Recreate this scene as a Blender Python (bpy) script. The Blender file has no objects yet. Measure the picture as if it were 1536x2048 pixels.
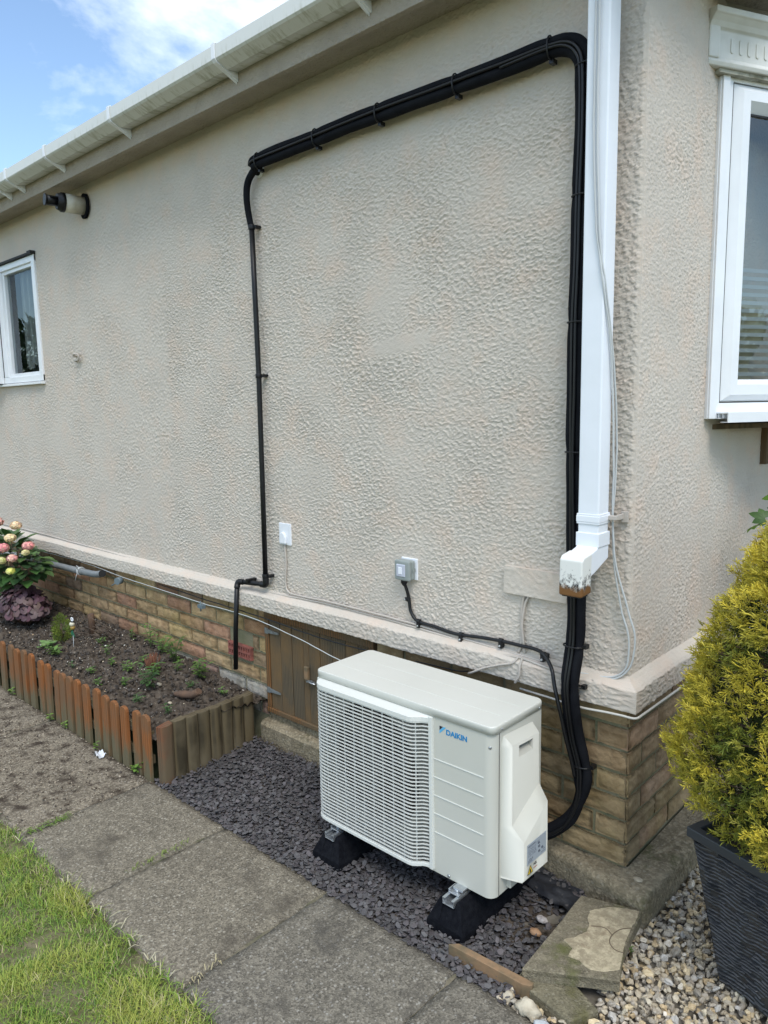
import bpy, bmesh, math, random
import numpy as np
from mathutils import Vector, Matrix, noise as mn
random.seed(7)
S = bpy.context.scene
COL = S.collection
R = math.radians
# ------------------------------------------------------------------ camera
CAM = Vector((0.8888, -2.004, 1.5072))
def _cam():
    y, p, r = R(-42.8847), R(-8.0487), R(-1.0271)
    fw = Vector((math.sin(y)*math.cos(p), math.cos(y)*math.cos(p), math.sin(p)))
    rt = Vector((math.cos(y), -math.sin(y), 0)); up = rt.cross(fw)
    rt, up = rt*math.cos(r)+up*math.sin(r), -rt*math.sin(r)+up*math.cos(r)
    cd = bpy.data.cameras.new('camera'); co = bpy.data.objects.new('camera', cd); COL.objects.link(co)
    m = Matrix((rt, up, -fw)).transposed().to_4x4(); m.translation = CAM
    co.matrix_world = m
    cd.sensor_fit = 'HORIZONTAL'; cd.sensor_width = 36; cd.lens = 36*1470.8/1536
    cd.clip_start = 0.05; cd.clip_end = 500
    S.camera = co
_cam()
# ------------------------------------------------------------------ sky, sun, exposure
SUN_EL, SUN_AZ = 54, 124       # degrees; azimuth clockwise from +Y
W = bpy.data.worlds.new("World"); S.world = W; W.use_nodes = True
def _world():
    nt = W.node_tree; N = nt.nodes; L = nt.links; N.clear()
    out = N.new('ShaderNodeOutputWorld'); bg = N.new('ShaderNodeBackground')
    sky = N.new('ShaderNodeTexSky'); sky.sky_type = 'NISHITA'; sky.sun_disc = False
    sky.sun_elevation = R(SUN_EL); sky.sun_rotation = R(SUN_AZ); sky.air_density = 1.2; sky.dust_density = 0.0; sky.ozone_density = 2.5
    tc = N.new('ShaderNodeTexCoord'); mp = N.new('ShaderNodeMapping'); mp.inputs['Scale'].default_value = (1, 1, 2.0)
    mp.inputs['Location'].default_value = (0.35, 0.1, 0.12)
    n1 = N.new('ShaderNodeTexNoise'); n1.inputs['Scale'].default_value = 2.6; n1.inputs['Detail'].default_value = 9; n1.inputs['Roughness'].default_value = 0.58; n1.inputs['Distortion'].default_value = 0.25
    n3 = N.new('ShaderNodeTexNoise'); n3.inputs['Scale'].default_value = 13; n3.inputs['Detail'].default_value = 5; n3.inputs['Roughness'].default_value = 0.55
    sep = N.new('ShaderNodeSeparateXYZ')
    add = N.new('ShaderNodeMath'); add.operation = 'MULTIPLY_ADD'; add.inputs[1].default_value = 0.16
    ad2 = N.new('ShaderNodeMath'); ad2.operation = 'MULTIPLY_ADD'; ad2.inputs[1].default_value = 0.42
    cr = N.new('ShaderNodeValToRGB'); cr.color_ramp.elements[0].position = 0.68; cr.color_ramp.elements[1].position = 0.90
    n2 = N.new('ShaderNodeTexNoise'); n2.inputs['Scale'].default_value = 1.9; n2.inputs['Detail'].default_value = 6
    cc = N.new('ShaderNodeValToRGB'); cc.color_ramp.elements[0].position = 0.35; cc.color_ramp.elements[0].color = (5.4, 6.0, 6.9, 1)
    cc.color_ramp.elements[1].position = 0.62; cc.color_ramp.elements[1].color = (7.3, 7.8, 8.5, 1)
    mix = N.new('ShaderNodeMix'); mix.data_type = 'RGBA'
    L.new(tc.outputs['Generated'], mp.inputs['Vector']); L.new(mp.outputs[0], n1.inputs['Vector']); L.new(mp.outputs[0], n2.inputs['Vector']); L.new(mp.outputs[0], n3.inputs['Vector'])
    L.new(tc.outputs['Generated'], sep.inputs[0])
    L.new(n3.outputs['Fac'], add.inputs[0]); L.new(n1.outputs['Fac'], add.inputs[2])
    L.new(sep.outputs['Z'], ad2.inputs[0]); L.new(add.outputs[0], ad2.inputs[2])
    L.new(ad2.outputs[0], cr.inputs[0]); L.new(n2.outputs['Fac'], cc.inputs[0])
    L.new(cr.outputs[0], mix.inputs['Factor']); L.new(sky.outputs[0], mix.inputs['A']); L.new(cc.outputs[0], mix.inputs['B'])
    L.new(mix.outputs['Result'], bg.inputs['Color']); bg.inputs['Strength'].default_value = 0.12
    L.new(bg.outputs[0], out.inputs['Surface'])
_world()
sl = bpy.data.lights.new('sun', 'SUN'); sl.energy = 1.1; sl.angle = R(22); sl.color = (1, 0.96, 0.9)
so = bpy.data.objects.new('sun', sl); COL.objects.link(so)
so.rotation_euler = (R(90-SUN_EL), 0, R(180-SUN_AZ))
S.view_settings.view_transform = 'Standard'; S.view_settings.look = 'None'
S.view_settings.exposure = 0.92; S.view_settings.gamma = 1
# ------------------------------------------------------------------ helpers
class MB:
    def __init__(s): s.v = []; s.f = []; s.c = []; s.sm = []
    def add(s, vs, fs, col=None, smooth=False):
        b = len(s.v); s.v += [tuple(p) for p in vs]
        for f in fs: s.f.append([b+i for i in f]); s.c.append(col); s.sm.append(smooth)
        return b
    def box(s, x0, x1, y0, y1, z0, z1, col=None, M=None):
        vs = [Vector((x, y, z)) for z in (z0, z1) for y in (y0, y1) for x in (x0, x1)]
        if M: vs = [M @ v for v in vs]
        s.add(vs, [(0, 2, 3, 1), (4, 5, 7, 6), (0, 1, 5, 4), (2, 6, 7, 3), (0, 4, 6, 2), (1, 3, 7, 5)], col)
    def bar(s, a, b, w, h, up=(0, 0, 1), col=None):
        a = Vector(a); b = Vector(b); d = (b-a).normalized(); u = Vector(up); sd = d.cross(u).normalized(); u = sd.cross(d)
        vs = [p+sd*(w/2*i)+u*(h/2*j) for p in (a, b) for i, j in ((-1, -1), (1, -1), (1, 1), (-1, 1))]
        s.add(vs, [(0, 1, 2, 3), (7, 6, 5, 4), (0, 4, 5, 1), (1, 5, 6, 2), (2, 6, 7, 3), (3, 7, 4, 0)], col)
    def tube(s, pts, r, n=10, cap=True, col=None, sq=None):
        pts = [Vector(p) for p in pts]; rs = r if isinstance(r, (list, tuple)) else [r]*len(pts)
        b = len(s.v); up = None
        for i, p in enumerate(pts):
            d = (pts[min(i+1, len(pts)-1)]-pts[max(i-1, 0)]).normalized()
            if up is None: up = Vector((0, 0, 1)) if abs(d.z) < .9 else Vector((0, 1, 0))
            sd = d.cross(up).normalized(); up = sd.cross(d).normalized()
            for k in range(n):
                a = 2*math.pi*k/n; s.v.append(tuple(p+sd*(rs[i]*math.cos(a))+up*(rs[i]*math.sin(a))))
        for i in range(len(pts)-1):
            for k in range(n):
                k2 = (k+1) % n; s.f.append([b+i*n+k, b+i*n+k2, b+(i+1)*n+k2, b+(i+1)*n+k]); s.c.append(col); s.sm.append(True)
        if cap:
            s.f.append([b+k for k in range(n)][::-1]); s.c.append(col); s.sm.append(False)
            e = b+(len(pts)-1)*n; s.f.append([e+k for k in range(n)]); s.c.append(col); s.sm.append(False)
    def prism(s, poly, a, b, axis=2, col=None, M=None):
        """poly = list of 2D points; extruded between a and b on axis"""
        def P(u, v, w): return Vector({0: (w, u, v), 1: (u, w, v), 2: (u, v, w)}[axis])
        n = len(poly); vs = [P(u, v, a) for u, v in poly]+[P(u, v, b) for u, v in poly]
        if M: vs = [M @ v for v in vs]
        fs = [list(range(n))[::-1], list(range(n, 2*n))]+[[i, (i+1) % n, n+(i+1) % n, n+i] for i in range(n)]
        s.add(vs, fs, col)
    def ball(s, c, r, sub=1, col=None, jit=0, sc=(1, 1, 1)):
        bm = bmesh.new(); bmesh.ops.create_icosphere(bm, subdivisions=sub, radius=1)
        vs = [Vector(c)+Vector((v.co.x*sc[0], v.co.y*sc[1], v.co.z*sc[2]))*r*(1+random.uniform(-jit, jit)) for v in bm.verts]
        s.add(vs, [[v.index for v in f.verts] for f in bm.faces], col, True); bm.free()
    def build(s, name, mat, parent=None, bevel=0, seg=2, smooth=None, fix=True, kind=None):
        me = bpy.data.meshes.new(name); me.from_pydata(s.v, [], s.f); me.validate(clean_customdata=False)
        if len(me.polygons) == len(s.f):
            me.polygons.foreach_set('use_smooth', [bool(x) if smooth is None else smooth for x in s.sm])
            if any(c is not None for c in s.c):
                at = me.color_attributes.new('Col', 'FLOAT_COLOR', 'CORNER'); arr = []
                for f, c in zip(s.f, s.c): arr += list((*(c or (1, 1, 1)), 1))*len(f)
                at.data.foreach_set('color', arr)
        if fix:
            bm = bmesh.new(); bm.from_mesh(me); bmesh.ops.recalc_face_normals(bm, faces=bm.faces); bm.to_mesh(me); bm.free()
        return link(name, me, mat, parent, bevel, seg, kind)
def link(name, me, mat, parent=None, bevel=0, seg=2, kind=None):
    for m in (mat if isinstance(mat, (list, tuple)) else [mat]): me.materials.append(m)
    o = bpy.data.objects.new(name, me); COL.objects.link(o)
    if parent: o.parent = parent; o.matrix_parent_inverse = parent.matrix_world.inverted() if parent.type != 'EMPTY' else Matrix.Translation(parent.location).inverted()
    if bevel:
        md = o.modifiers.new('bevel', 'BEVEL'); md.width = bevel; md.segments = seg; md.limit_method = 'ANGLE'; md.angle_limit = R(35); md.harden_normals = False
    if kind: o['kind'] = kind
    return o
def npmesh(name, V, F, mat, parent=None, col=None, smooth=True, kind=None):
    """V (n,3) array, F (m,k) int array, col (m,3) per face"""
    me = bpy.data.meshes.new(name); n, k = F.shape
    me.vertices.add(len(V)); me.vertices.foreach_set('co', np.ascontiguousarray(V, dtype=np.float32).ravel())
    me.loops.add(n*k); me.loops.foreach_set('vertex_index', F.astype(np.int32).ravel())
    me.polygons.add(n); me.polygons.foreach_set('loop_start', np.arange(0, n*k, k, dtype=np.int32))
    me.polygons.foreach_set('use_smooth', np.full(n, smooth))
    me.update(calc_edges=True)
    if col is not None:
        at = me.color_attributes.new('Col', 'FLOAT_COLOR', 'CORNER')
        c = np.ones((n*k, 4), dtype=np.float32); c[:, :3] = np.repeat(col, k, axis=0); at.data.foreach_set('color', c.ravel())
    return link(name, me, mat, parent, kind=kind)
def empty(name, loc, label, cat, group=None):
    o = bpy.data.objects.new(name, None); COL.objects.link(o); o.location = loc; o.empty_display_size = .05
    return tag(o, label, cat, group)
def tag(o, label, cat, group=None, kind=None):
    o['label'] = label; o['category'] = cat
    if group: o['group'] = group
    if kind: o['kind'] = kind
    return o
def smooth_path(pts, n=6):
    P = [Vector(p) for p in pts]; out = []
    for i in range(len(P)-1):
        a = P[max(i-1, 0)]; b = P[i]; c = P[i+1]; d = P[min(i+2, len(P)-1)]
        for k in range(n):
            t = k/n; out.append(.5*((2*b)+(c-a)*t+(2*a-5*b+4*c-d)*t*t+(3*b-a-3*c+d)*t**3))
    out.append(P[-1]); return out
# ------------------------------------------------------------------ materials
def mat(name, col, rough=.6, metal=0, spec=.5, attr=False, var=None, vscale=5, bump=0, bscale=50, detail=6, var2=None, v2scale=1, coat=0):
    m = bpy.data.materials.new(name); m.use_nodes = True; nt = m.node_tree; N = nt.nodes; L = nt.links
    b = N['Principled BSDF']; b.inputs['Roughness'].default_value = rough; b.inputs['Metallic'].default_value = metal
    b.inputs['Specular IOR Level'].default_value = spec; b.inputs['Base Color'].default_value = (*col, 1); b.inputs['Coat Weight'].default_value = coat
    tc = N.new('ShaderNodeTexCoord'); src = None
    if attr:
        a = N.new('ShaderNodeAttribute'); a.attribute_name = 'Col'; src = a.outputs['Color']
    def blend(src, c2, scale, lo, hi, mode='MIX'):
        n = N.new('ShaderNodeTexNoise'); n.inputs['Scale'].default_value = scale; n.inputs['Detail'].default_value = detail; n.inputs['Roughness'].default_value = .6
        L.new(tc.outputs['Object'], n.inputs['Vector'])
        r = N.new('ShaderNodeValToRGB'); r.color_ramp.elements[0].position = lo; r.color_ramp.elements[1].position = hi
        L.new(n.outputs['Fac'], r.inputs[0])
        x = N.new('ShaderNodeMix'); x.data_type = 'RGBA'; x.blend_type = mode
        L.new(r.outputs[0], x.inputs['Factor'])
        if src is not None: L.new(src, x.inputs['A'])
        else: x.inputs['A'].default_value = (*col, 1)
        x.inputs['B'].default_value = (*c2, 1)
        return x.outputs['Result']
    md = 'MULTIPLY' if attr else 'MIX'
    if var: src = blend(src, var, vscale, .4, .65, md)
    if var2: src = blend(src, var2, v2scale, .48, .68, md)
    if src is not None: L.new(src, b.inputs['Base Color'])
    if bump:
        n = N.new('ShaderNodeTexNoise'); n.inputs['Scale'].default_value = bscale; n.inputs['Detail'].default_value = 5
        L.new(tc.outputs['Object'], n.inputs['Vector'])
        bp = N.new('ShaderNodeBump'); bp.inputs['Strength'].default_value = 1; bp.inputs['Distance'].default_value = bump
        L.new(n.outputs['Fac'], bp.inputs['Height']); L.new(bp.outputs[0], b.inputs['Normal'])
    m['b'] = 1
    return m
def NT(m): return m.node_tree.nodes, m.node_tree.links, m.node_tree.nodes['Principled BSDF']
M = {}
M['stucco'] = mat('painted roughcast', (.575, .52, .452), .8, spec=.3, var=(.535, .48, .415), vscale=3.2, var2=(.60, .50, .415), v2scale=7, bump=.0012, bscale=260)
M['stucco_smooth'] = mat('painted smooth render', (.58, .53, .47), .8, spec=.25, var=(.44, .39, .34), vscale=9, bump=.001, bscale=120)
M['fascia'] = mat('painted fascia', (.43, .38, .32), .85, spec=.2, var=(.37, .325, .27), vscale=5, bump=.012, bscale=75)
M['upvc'] = mat('white upvc', (.80, .82, .84), .28, spec=.5, var=(.74, .76, .78), vscale=4)
M['pipewhite'] = mat('white pipe plastic', (.80, .83, .88), .35, var=(.76, .79, .83), vscale=6)
M['gutter'] = mat('weathered gutter plastic', (.62, .63, .60), .45, var=(.50, .51, .46), vscale=6, var2=(.66, .66, .63), v2scale=2)
M['black'] = mat('black foam insulation', (.005, .0055, .008), .85, spec=.15, var=(.009, .010, .013), vscale=15, bump=.0012, bscale=90)
M['blackcable'] = mat('black cable sheath', (.007, .0075, .009), .38, spec=.4)
M['blackpipe'] = mat('black pipe plastic', (.005, .0055, .007), .42, spec=.35, var=(.009, .009, .010), vscale=20)
M['rubber'] = mat('recycled rubber', (.004, .0045, .007), .95, spec=.12, var=(.009, .010, .013), vscale=60, bump=.002, bscale=220)
M['zinc'] = mat('zinc plated steel', (.55, .58, .60), .32, metal=.85, var=(.45, .47, .50), vscale=40, bump=.0005, bscale=80)
M['acbody'] = mat('ivory painted steel', (.545, .54, .48), .42, spec=.4, var=(.56, .555, .50), vscale=3)
M['actop'] = mat('ivory painted lid', (.61, .61, .56), .30, spec=.45, var=(.585, .585, .53), vscale=3)
M['grille'] = mat('ivory grille plastic', (.66, .67, .63), .40, spec=.4)
M['dark'] = mat('dark interior', (.012, .012, .013), .7)
M['fan'] = mat('dark fan plastic', (.03, .03, .032), .5)
M['blue'] = mat('blue print', (.01, .22, .50), .4); M['lblue'] = mat('light blue print', (.12, .42, .68), .4); M['ink'] = mat('black print', (.02, .02, .03), .5)
M['yellow'] = mat('yellow print', (.80, .56, .03), .4); M['labelgrey'] = mat('silver label', (.42, .47, .53), .35, metal=.15); M['labelink'] = mat('grey print', (.12, .14, .18), .5)
M['red'] = mat('red brown print', (.4, .12, .08), .5)
M['brick'] = mat('brick', (.3, .2, .14), .9, attr=True, spec=.2, var=(.70, .66, .62), vscale=14, var2=(.82, .86, .70), v2scale=3, bump=.006, bscale=55)
M['mortar'] = mat('mortar', (.24, .22, .145), .95, spec=.1, var=(.17, .17, .10), vscale=9, bump=.003, bscale=160)
M['airbrick'] = mat('terracotta air brick', (.30, .10, .075), .85, var=(.2, .07, .055), vscale=30)
M['glassdark'] = None
M['wirewhite'] = mat('painted cable', (.50, .45, .40), .6, var=(.44, .4, .35), vscale=20)
M['greycable'] = mat('grey cable', (.52, .54, .54), .4)
M['creamcable'] = mat('cream cable', (.56, .54, .49), .5)
M['whiteplastic'] = mat('white plastic', (.78, .80, .84), .35)
M['swgrey'] = mat('grey switch plastic', (.28, .31, .30), .45, var=(.25, .28, .27), vscale=20)
M['swclear'] = mat('pale switch lens', (.50, .52, .60), .15, spec=.8)
M['flue'] = mat('aged cream flue', (.68, .65, .57), .5, var=(.48, .44, .33), vscale=12)
M['soil'] = mat('garden soil', (.075, .061, .049), .95, spec=.1, var=(.12, .098, .077), vscale=22, var2=(.022, .017, .013), v2scale=50, bump=.006, bscale=120)
M['grassbase'] = mat('turf soil', (.13, .12, .06), .95, spec=.1, var=(.19, .165, .11), vscale=9, var2=(.08, .11, .03), v2scale=25, bump=.006, bscale=90)
M['grass'] = mat('grass blades', (1, 1, 1), .55, attr=True, spec=.3)
M['chip'] = mat('slate chips', (1, 1, 1), .62, attr=True, spec=.35, var=(.75, .75, .78), vscale=45, bump=.0012, bscale=220)
M['stone'] = mat('gravel stones', (1, 1, 1), .7, attr=True, spec=.3, var=(.82, .80, .76), vscale=60, bump=.0015, bscale=200)
M['leaf'] = mat('leaves', (1, 1, 1), .5, attr=True, spec=.35, var=(.7, .75, .65), vscale=60)
M['twig'] = mat('brown twigs', (.13, .075, .045), .85, var=(.08, .05, .035), vscale=30)
M['shell'] = mat('pale chippings', (1, 1, 1), .7, attr=True)
M['wrap'] = mat('clear film', (.62, .65, .68), .2, spec=.8)
M['membrane'] = mat('black membrane', (.018, .02, .026), .55, spec=.6, bump=.006, bscale=18)
M['petal'] = mat('petals', (1, 1, 1), .6, attr=True)
def wood_mat(name, c1, c2, c3, rough=.8, grain=1.0, attr=False):
    m = mat(name, c1, rough, spec=.25); N, L, b = NT(m)
    tc = N.new('ShaderNodeTexCoord'); mp = N.new('ShaderNodeMapping'); mp.inputs['Scale'].default_value = (14*grain, 14*grain, 1.6)
    oi = N.new('ShaderNodeObjectInfo'); ad = N.new('ShaderNodeVectorMath'); ad.operation = 'ADD'; cb = N.new('ShaderNodeCombineXYZ')
    ml = N.new('ShaderNodeMath'); ml.operation = 'MULTIPLY'; ml.inputs[1].default_value = 37
    L.new(oi.outputs['Random'], ml.inputs[0]); L.new(ml.outputs[0], cb.inputs[2]); L.new(tc.outputs['Object'], ad.inputs[0]); L.new(cb.outputs[0], ad.inputs[1])
    L.new(ad.outputs[0], mp.inputs['Vector'])
    n = N.new('ShaderNodeTexNoise'); n.inputs['Scale'].default_value = 1.5; n.inputs['Detail'].default_value = 4; L.new(mp.outputs[0], n.inputs['Vector'])
    w = N.new('ShaderNodeTexWave'); w.inputs['Scale'].default_value = 1.4; w.inputs['Distortion'].default_value = 7; w.inputs['Detail'].default_value = 3; w.inputs['Detail Scale'].default_value = .7
    L.new(mp.outputs[0], w.inputs['Vector'])
    r = N.new('ShaderNodeValToRGB'); e = r.color_ramp.elements; e[0].position = .15; e[0].color = (*c2, 1); e[1].position = .8; e[1].color = (*c1, 1)
    L.new(w.outputs['Fac'], r.inputs[0])
    n2 = N.new('ShaderNodeTexNoise'); n2.inputs['Scale'].default_value = 4.5; n2.inputs['Detail'].default_value = 5; L.new(ad.outputs[0], n2.inputs['Vector'])
    r2 = N.new('ShaderNodeValToRGB'); r2.color_ramp.elements[0].position = .42; r2.color_ramp.elements[1].position = .62; L.new(n2.outputs['Fac'], r2.inputs[0])
    x = N.new('ShaderNodeMix'); x.data_type = 'RGBA'; L.new(r2.outputs[0], x.inputs['Factor']); L.new(r.outputs[0], x.inputs['A']); x.inputs['B'].default_value = (*c3, 1)
    L.new(x.outputs['Result'], b.inputs['Base Color'])
    bp = N.new('ShaderNodeBump'); bp.inputs['Distance'].default_value = .0015; bp.inputs['Strength'].default_value = .8; L.new(w.outputs['Fac'], bp.inputs['Height']); L.new(bp.outputs[0], b.inputs['Normal'])
    return m
M['picket'] = wood_mat('orange stained timber', (.27, .105, .035), (.20, .075, .025), (.17, .095, .05))
def _foot():
    N, L, b = NT(M['picket']); src = b.inputs['Base Color'].links[0].from_socket
    g = N.new('ShaderNodeNewGeometry'); sp = N.new('ShaderNodeSeparateXYZ'); L.new(g.outputs['Position'], sp.inputs[0])
    mp = N.new('ShaderNodeMapping'); mp.inputs['Scale'].default_value = (1, 1, .25); L.new(g.outputs['Position'], mp.inputs['Vector'])
    n = N.new('ShaderNodeTexNoise'); n.inputs['Scale'].default_value = 26; n.inputs['Detail'].default_value = 5; L.new(mp.outputs[0], n.inputs['Vector'])
    a = N.new('ShaderNodeMath'); a.operation = 'MULTIPLY_ADD'; a.inputs[1].default_value = -2.6; L.new(sp.outputs['Z'], a.inputs[0]); L.new(n.outputs['Fac'], a.inputs[2])
    rr = N.new('ShaderNodeValToRGB'); rr.color_ramp.elements[0].position = .14; rr.color_ramp.elements[1].position = .42; L.new(a.outputs[0], rr.inputs[0])
    x = N.new('ShaderNodeMix'); x.data_type = 'RGBA'; L.new(rr.outputs[0], x.inputs['Factor']); L.new(src, x.inputs['A']); x.inputs['B'].default_value = (.13, .11, .065, 1)
    L.new(x.outputs['Result'], b.inputs['Base Color'])
_foot()
M['log'] = wood_mat('weathered treated timber', (.115, .088, .048), (.050, .040, .024), (.13, .105, .065), grain=1.0)
M['logred'] = wood_mat('reddish weathered timber', (.20, .075, .035), (.12, .05, .03), (.12, .09, .055))
M['hatch'] = wood_mat('weathered hatch boards', (.125, .098, .062), (.075, .060, .040), (.165, .105, .05), grain=1.6)
M['hatchframe'] = wood_mat('orange hatch frame', (.20, .095, .035), (.10, .06, .028), (.13, .09, .05), grain=1.2)
M['offcut'] = mat('timber offcut', (.26, .16, .085), .8, var=(.16, .12, .07), vscale=22, var2=(.11, .09, .05), v2scale=8, bump=.002, bscale=60)
# green algae towards the foot of each picket / stain with a shape of its own
def concrete(name, base, dark, light, moss=None, speck=1.0, sscale=95):
    m = mat(name, base, .92, spec=.2); N, L, b = NT(m)
    tc = N.new('ShaderNodeTexCoord')
    def noise(sc, d=6, rg=.6):
        n = N.new('ShaderNodeTexNoise'); n.inputs['Scale'].default_value = sc; n.inputs['Detail'].default_value = d; n.inputs['Roughness'].default_value = rg; L.new(tc.outputs['Object'], n.inputs['Vector']); return n.outputs['Fac']
    def ramp(s, lo, hi, c0=(0, 0, 0), c1=(1, 1, 1)):
        r = N.new('ShaderNodeValToRGB'); r.color_ramp.elements[0].position = lo; r.color_ramp.elements[1].position = hi
        r.color_ramp.elements[0].color = (*c0, 1); r.color_ramp.elements[1].color = (*c1, 1); L.new(s, r.inputs[0]); return r.outputs[0]
    def mix(f, a, c, mode='MIX'):
        x = N.new('ShaderNodeMix'); x.data_type = 'RGBA'; x.blend_type = mode; L.new(f, x.inputs['Factor'])
        L.new(a, x.inputs['A']) if not isinstance(a, tuple) else setattr(x.inputs['A'], 'default_value', (*a, 1))
        L.new(c, x.inputs['B']) if not isinstance(c, tuple) else setattr(x.inputs['B'], 'default_value', (*c, 1))
        return x.outputs['Result']
    c = mix(ramp(noise(5), .38, .62), base, dark)
    c = mix(ramp(noise(38, 5, .7), .45, .62), c, tuple(q*1.25 for q in base))
    vo = N.new('ShaderNodeTexVoronoi'); vo.inputs['Scale'].default_value = sscale; L.new(tc.outputs['Object'], vo.inputs['Vector'])
    cell = N.new('ShaderNodeSeparateColor'); L.new(vo.outputs['Color'], cell.inputs[0])
    pick = ramp(cell.outputs[0], .70, .74)
    near = ramp(vo.outputs['Distance'], .28, .42, (1, 1, 1), (0, 0, 0))
    f = N.new('ShaderNodeMath'); f.operation = 'MULTIPLY'; L.new(pick, f.inputs[0]); L.new(near, f.inputs[1])
    f2 = N.new('ShaderNodeMath'); f2.operation = 'MULTIPLY'; L.new(f.outputs[0], f2.inputs[0]); f2.inputs[1].default_value = .55*speck
    c = mix(f2.outputs[0], c, light)
    vo2 = N.new('ShaderNodeTexVoronoi'); vo2.inputs['Scale'].default_value = sscale*2.1; L.new(tc.outputs['Object'], vo2.inputs['Vector'])
    cell2 = N.new('ShaderNodeSeparateColor'); L.new(vo2.outputs['Color'], cell2.inputs[0])
    g = N.new('ShaderNodeMath'); g.operation = 'MULTIPLY'; L.new(ramp(cell2.outputs[1], .55, .8), g.inputs[0]); g.inputs[1].default_value = .5*speck
    c = mix(g.outputs[0], c, tuple(q*1.9 for q in base))
    h = N.new('ShaderNodeMath'); h.operation = 'MULTIPLY'; L.new(ramp(cell2.outputs[2], .6, .8), h.inputs[0]); h.inputs[1].default_value = .6*speck
    c = mix(h.outputs[0], c, tuple(q*.45 for q in base))
    if moss: c = mix(ramp(noise(moss[1], 8, .65), moss[2], moss[2]+.14), c, moss[0])
    L.new(c, b.inputs['Base Color'])
    bp = N.new('ShaderNodeBump'); bp.inputs['Distance'].default_value = .0022; L.new(vo2.outputs['Distance'], bp.inputs['Height'])
    bp2 = N.new('ShaderNodeBump'); bp2.inputs['Distance'].default_value = .004; L.new(noise(60), bp2.inputs['Height']); L.new(bp.outputs[0], bp2.inputs['Normal'])
    L.new(bp2.outputs[0], b.inputs['Normal'])
    return m
M['paving'] = concrete('exposed aggregate paving', (.182, .160, .122), (.128, .112, .086), (.48, .45, .38), moss=((.085, .073, .057), 3.5, .56), speck=.95)
M['paving2'] = concrete('greyer aggregate paving', (.160, .144, .115), (.112, .101, .082), (.42, .40, .36), moss=((.080, .073, .062), 4.5, .55), speck=.9)
M['paving3'] = concrete('dirty aggregate paving', (.20, .172, .130), (.085, .068, .05), (.46, .42, .36), moss=((.05, .038, .028), 13, .50))
M['joint'] = mat('mortar joint', (.17, .145, .10), .95, var=(.06, .065, .03), vscale=14, bump=.004, bscale=120)
M['footing'] = concrete('old mossy concrete', (.23, .195, .135), (.155, .13, .085), (.40, .37, .30), moss=((.085, .085, .035), 9, .56), speck=.6, sscale=60)
M['slab'] = concrete('mossy slab', (.19, .165, .115), (.125, .108, .076), (.42, .38, .29), moss=((.12, .12, .05), 9, .55), speck=.5, sscale=120)
M['slabworn'] = concrete('worn cream slab face', (.46, .395, .27), (.33, .275, .185), (.58, .52, .4), moss=((.24, .17, .11), 12, .60), speck=.12, sscale=200)
M['slabedge'] = concrete('slab edge', (.17, .15, .10), (.11, .10, .065), (.36, .33, .26), moss=((.12, .11, .05), 10, .5), speck=.5)
M['rock'] = mat('cream rock', (.52, .46, .35), .8, var=(.30, .25, .18), vscale=25, bump=.004, bscale=60)
def glass_mat(name, fac, tint):
    m = bpy.data.materials.new(name); m.use_nodes = True; N = m.node_tree.nodes; L = m.node_tree.links; N.clear()
    o = N.new('ShaderNodeOutputMaterial'); g = N.new('ShaderNodeBsdfGlossy'); g.inputs['Roughness'].default_value = .01; g.inputs['Color'].default_value = (*tint, 1)
    t = N.new('ShaderNodeBsdfTransparent'); t.inputs['Color'].default_value = (.8, .84, .84, 1)
    lw = N.new('ShaderNodeLayerWeight'); lw.inputs['Blend'].default_value = .35
    a = N.new('ShaderNodeMath'); a.operation = 'MULTIPLY_ADD'; a.inputs[1].default_value = .6; a.inputs[2].default_value = fac; a.use_clamp = True
    x = N.new('ShaderNodeMixShader'); L.new(lw.outputs['Fresnel'], a.inputs[0]); L.new(a.outputs[0], x.inputs[0]); L.new(t.outputs[0], x.inputs[1]); L.new(g.outputs[0], x.inputs[2]); L.new(x.outputs[0], o.inputs[0])
    return m
M['glass'] = glass_mat('window glass', .06, (.80, .88, .95))
# ------------------------------------------------------------------ ground surfaces
def grid_np(xs, ys):
    X, Y = np.meshgrid(xs, ys); n, m = X.shape
    i = np.arange(n*m).reshape(n, m)
    F = np.stack([i[:-1, :-1], i[:-1, 1:], i[1:, 1:], i[1:, :-1]], -1).reshape(-1, 4)
    return X, Y, F
rng = np.random.default_rng(5)
def field(shape, step, lx, ly, rg, bw=.55):
    """band-passed random field, feature lengths lx, ly in metres, unit variance"""
    w = rg.standard_normal(shape); Fz = np.fft.fft2(w)
    ky = np.fft.fftfreq(shape[0], step)[:, None]*ly; kx = np.fft.fftfreq(shape[1], step)[None, :]*lx
    k = np.sqrt(kx**2+ky**2); H = np.exp(-((k-1)**2)/(2*bw**2))*(k > 0)
    o = np.real(np.fft.ifft2(Fz*H)); return o/o.std()
def sample(A, u, v):
    """bilinear periodic sampling"""
    n, m = A.shape; u0 = np.floor(u).astype(int); v0 = np.floor(v).astype(int); fu = u-u0; fv = v-v0
    g = lambda a, b: A[a % n, b % m]
    return (g(u0, v0)*(1-fu)*(1-fv)+g(u0+1, v0)*fu*(1-fv)+g(u0, v0+1)*(1-fu)*fv+g(u0+1, v0+1)*fu*fv)
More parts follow.
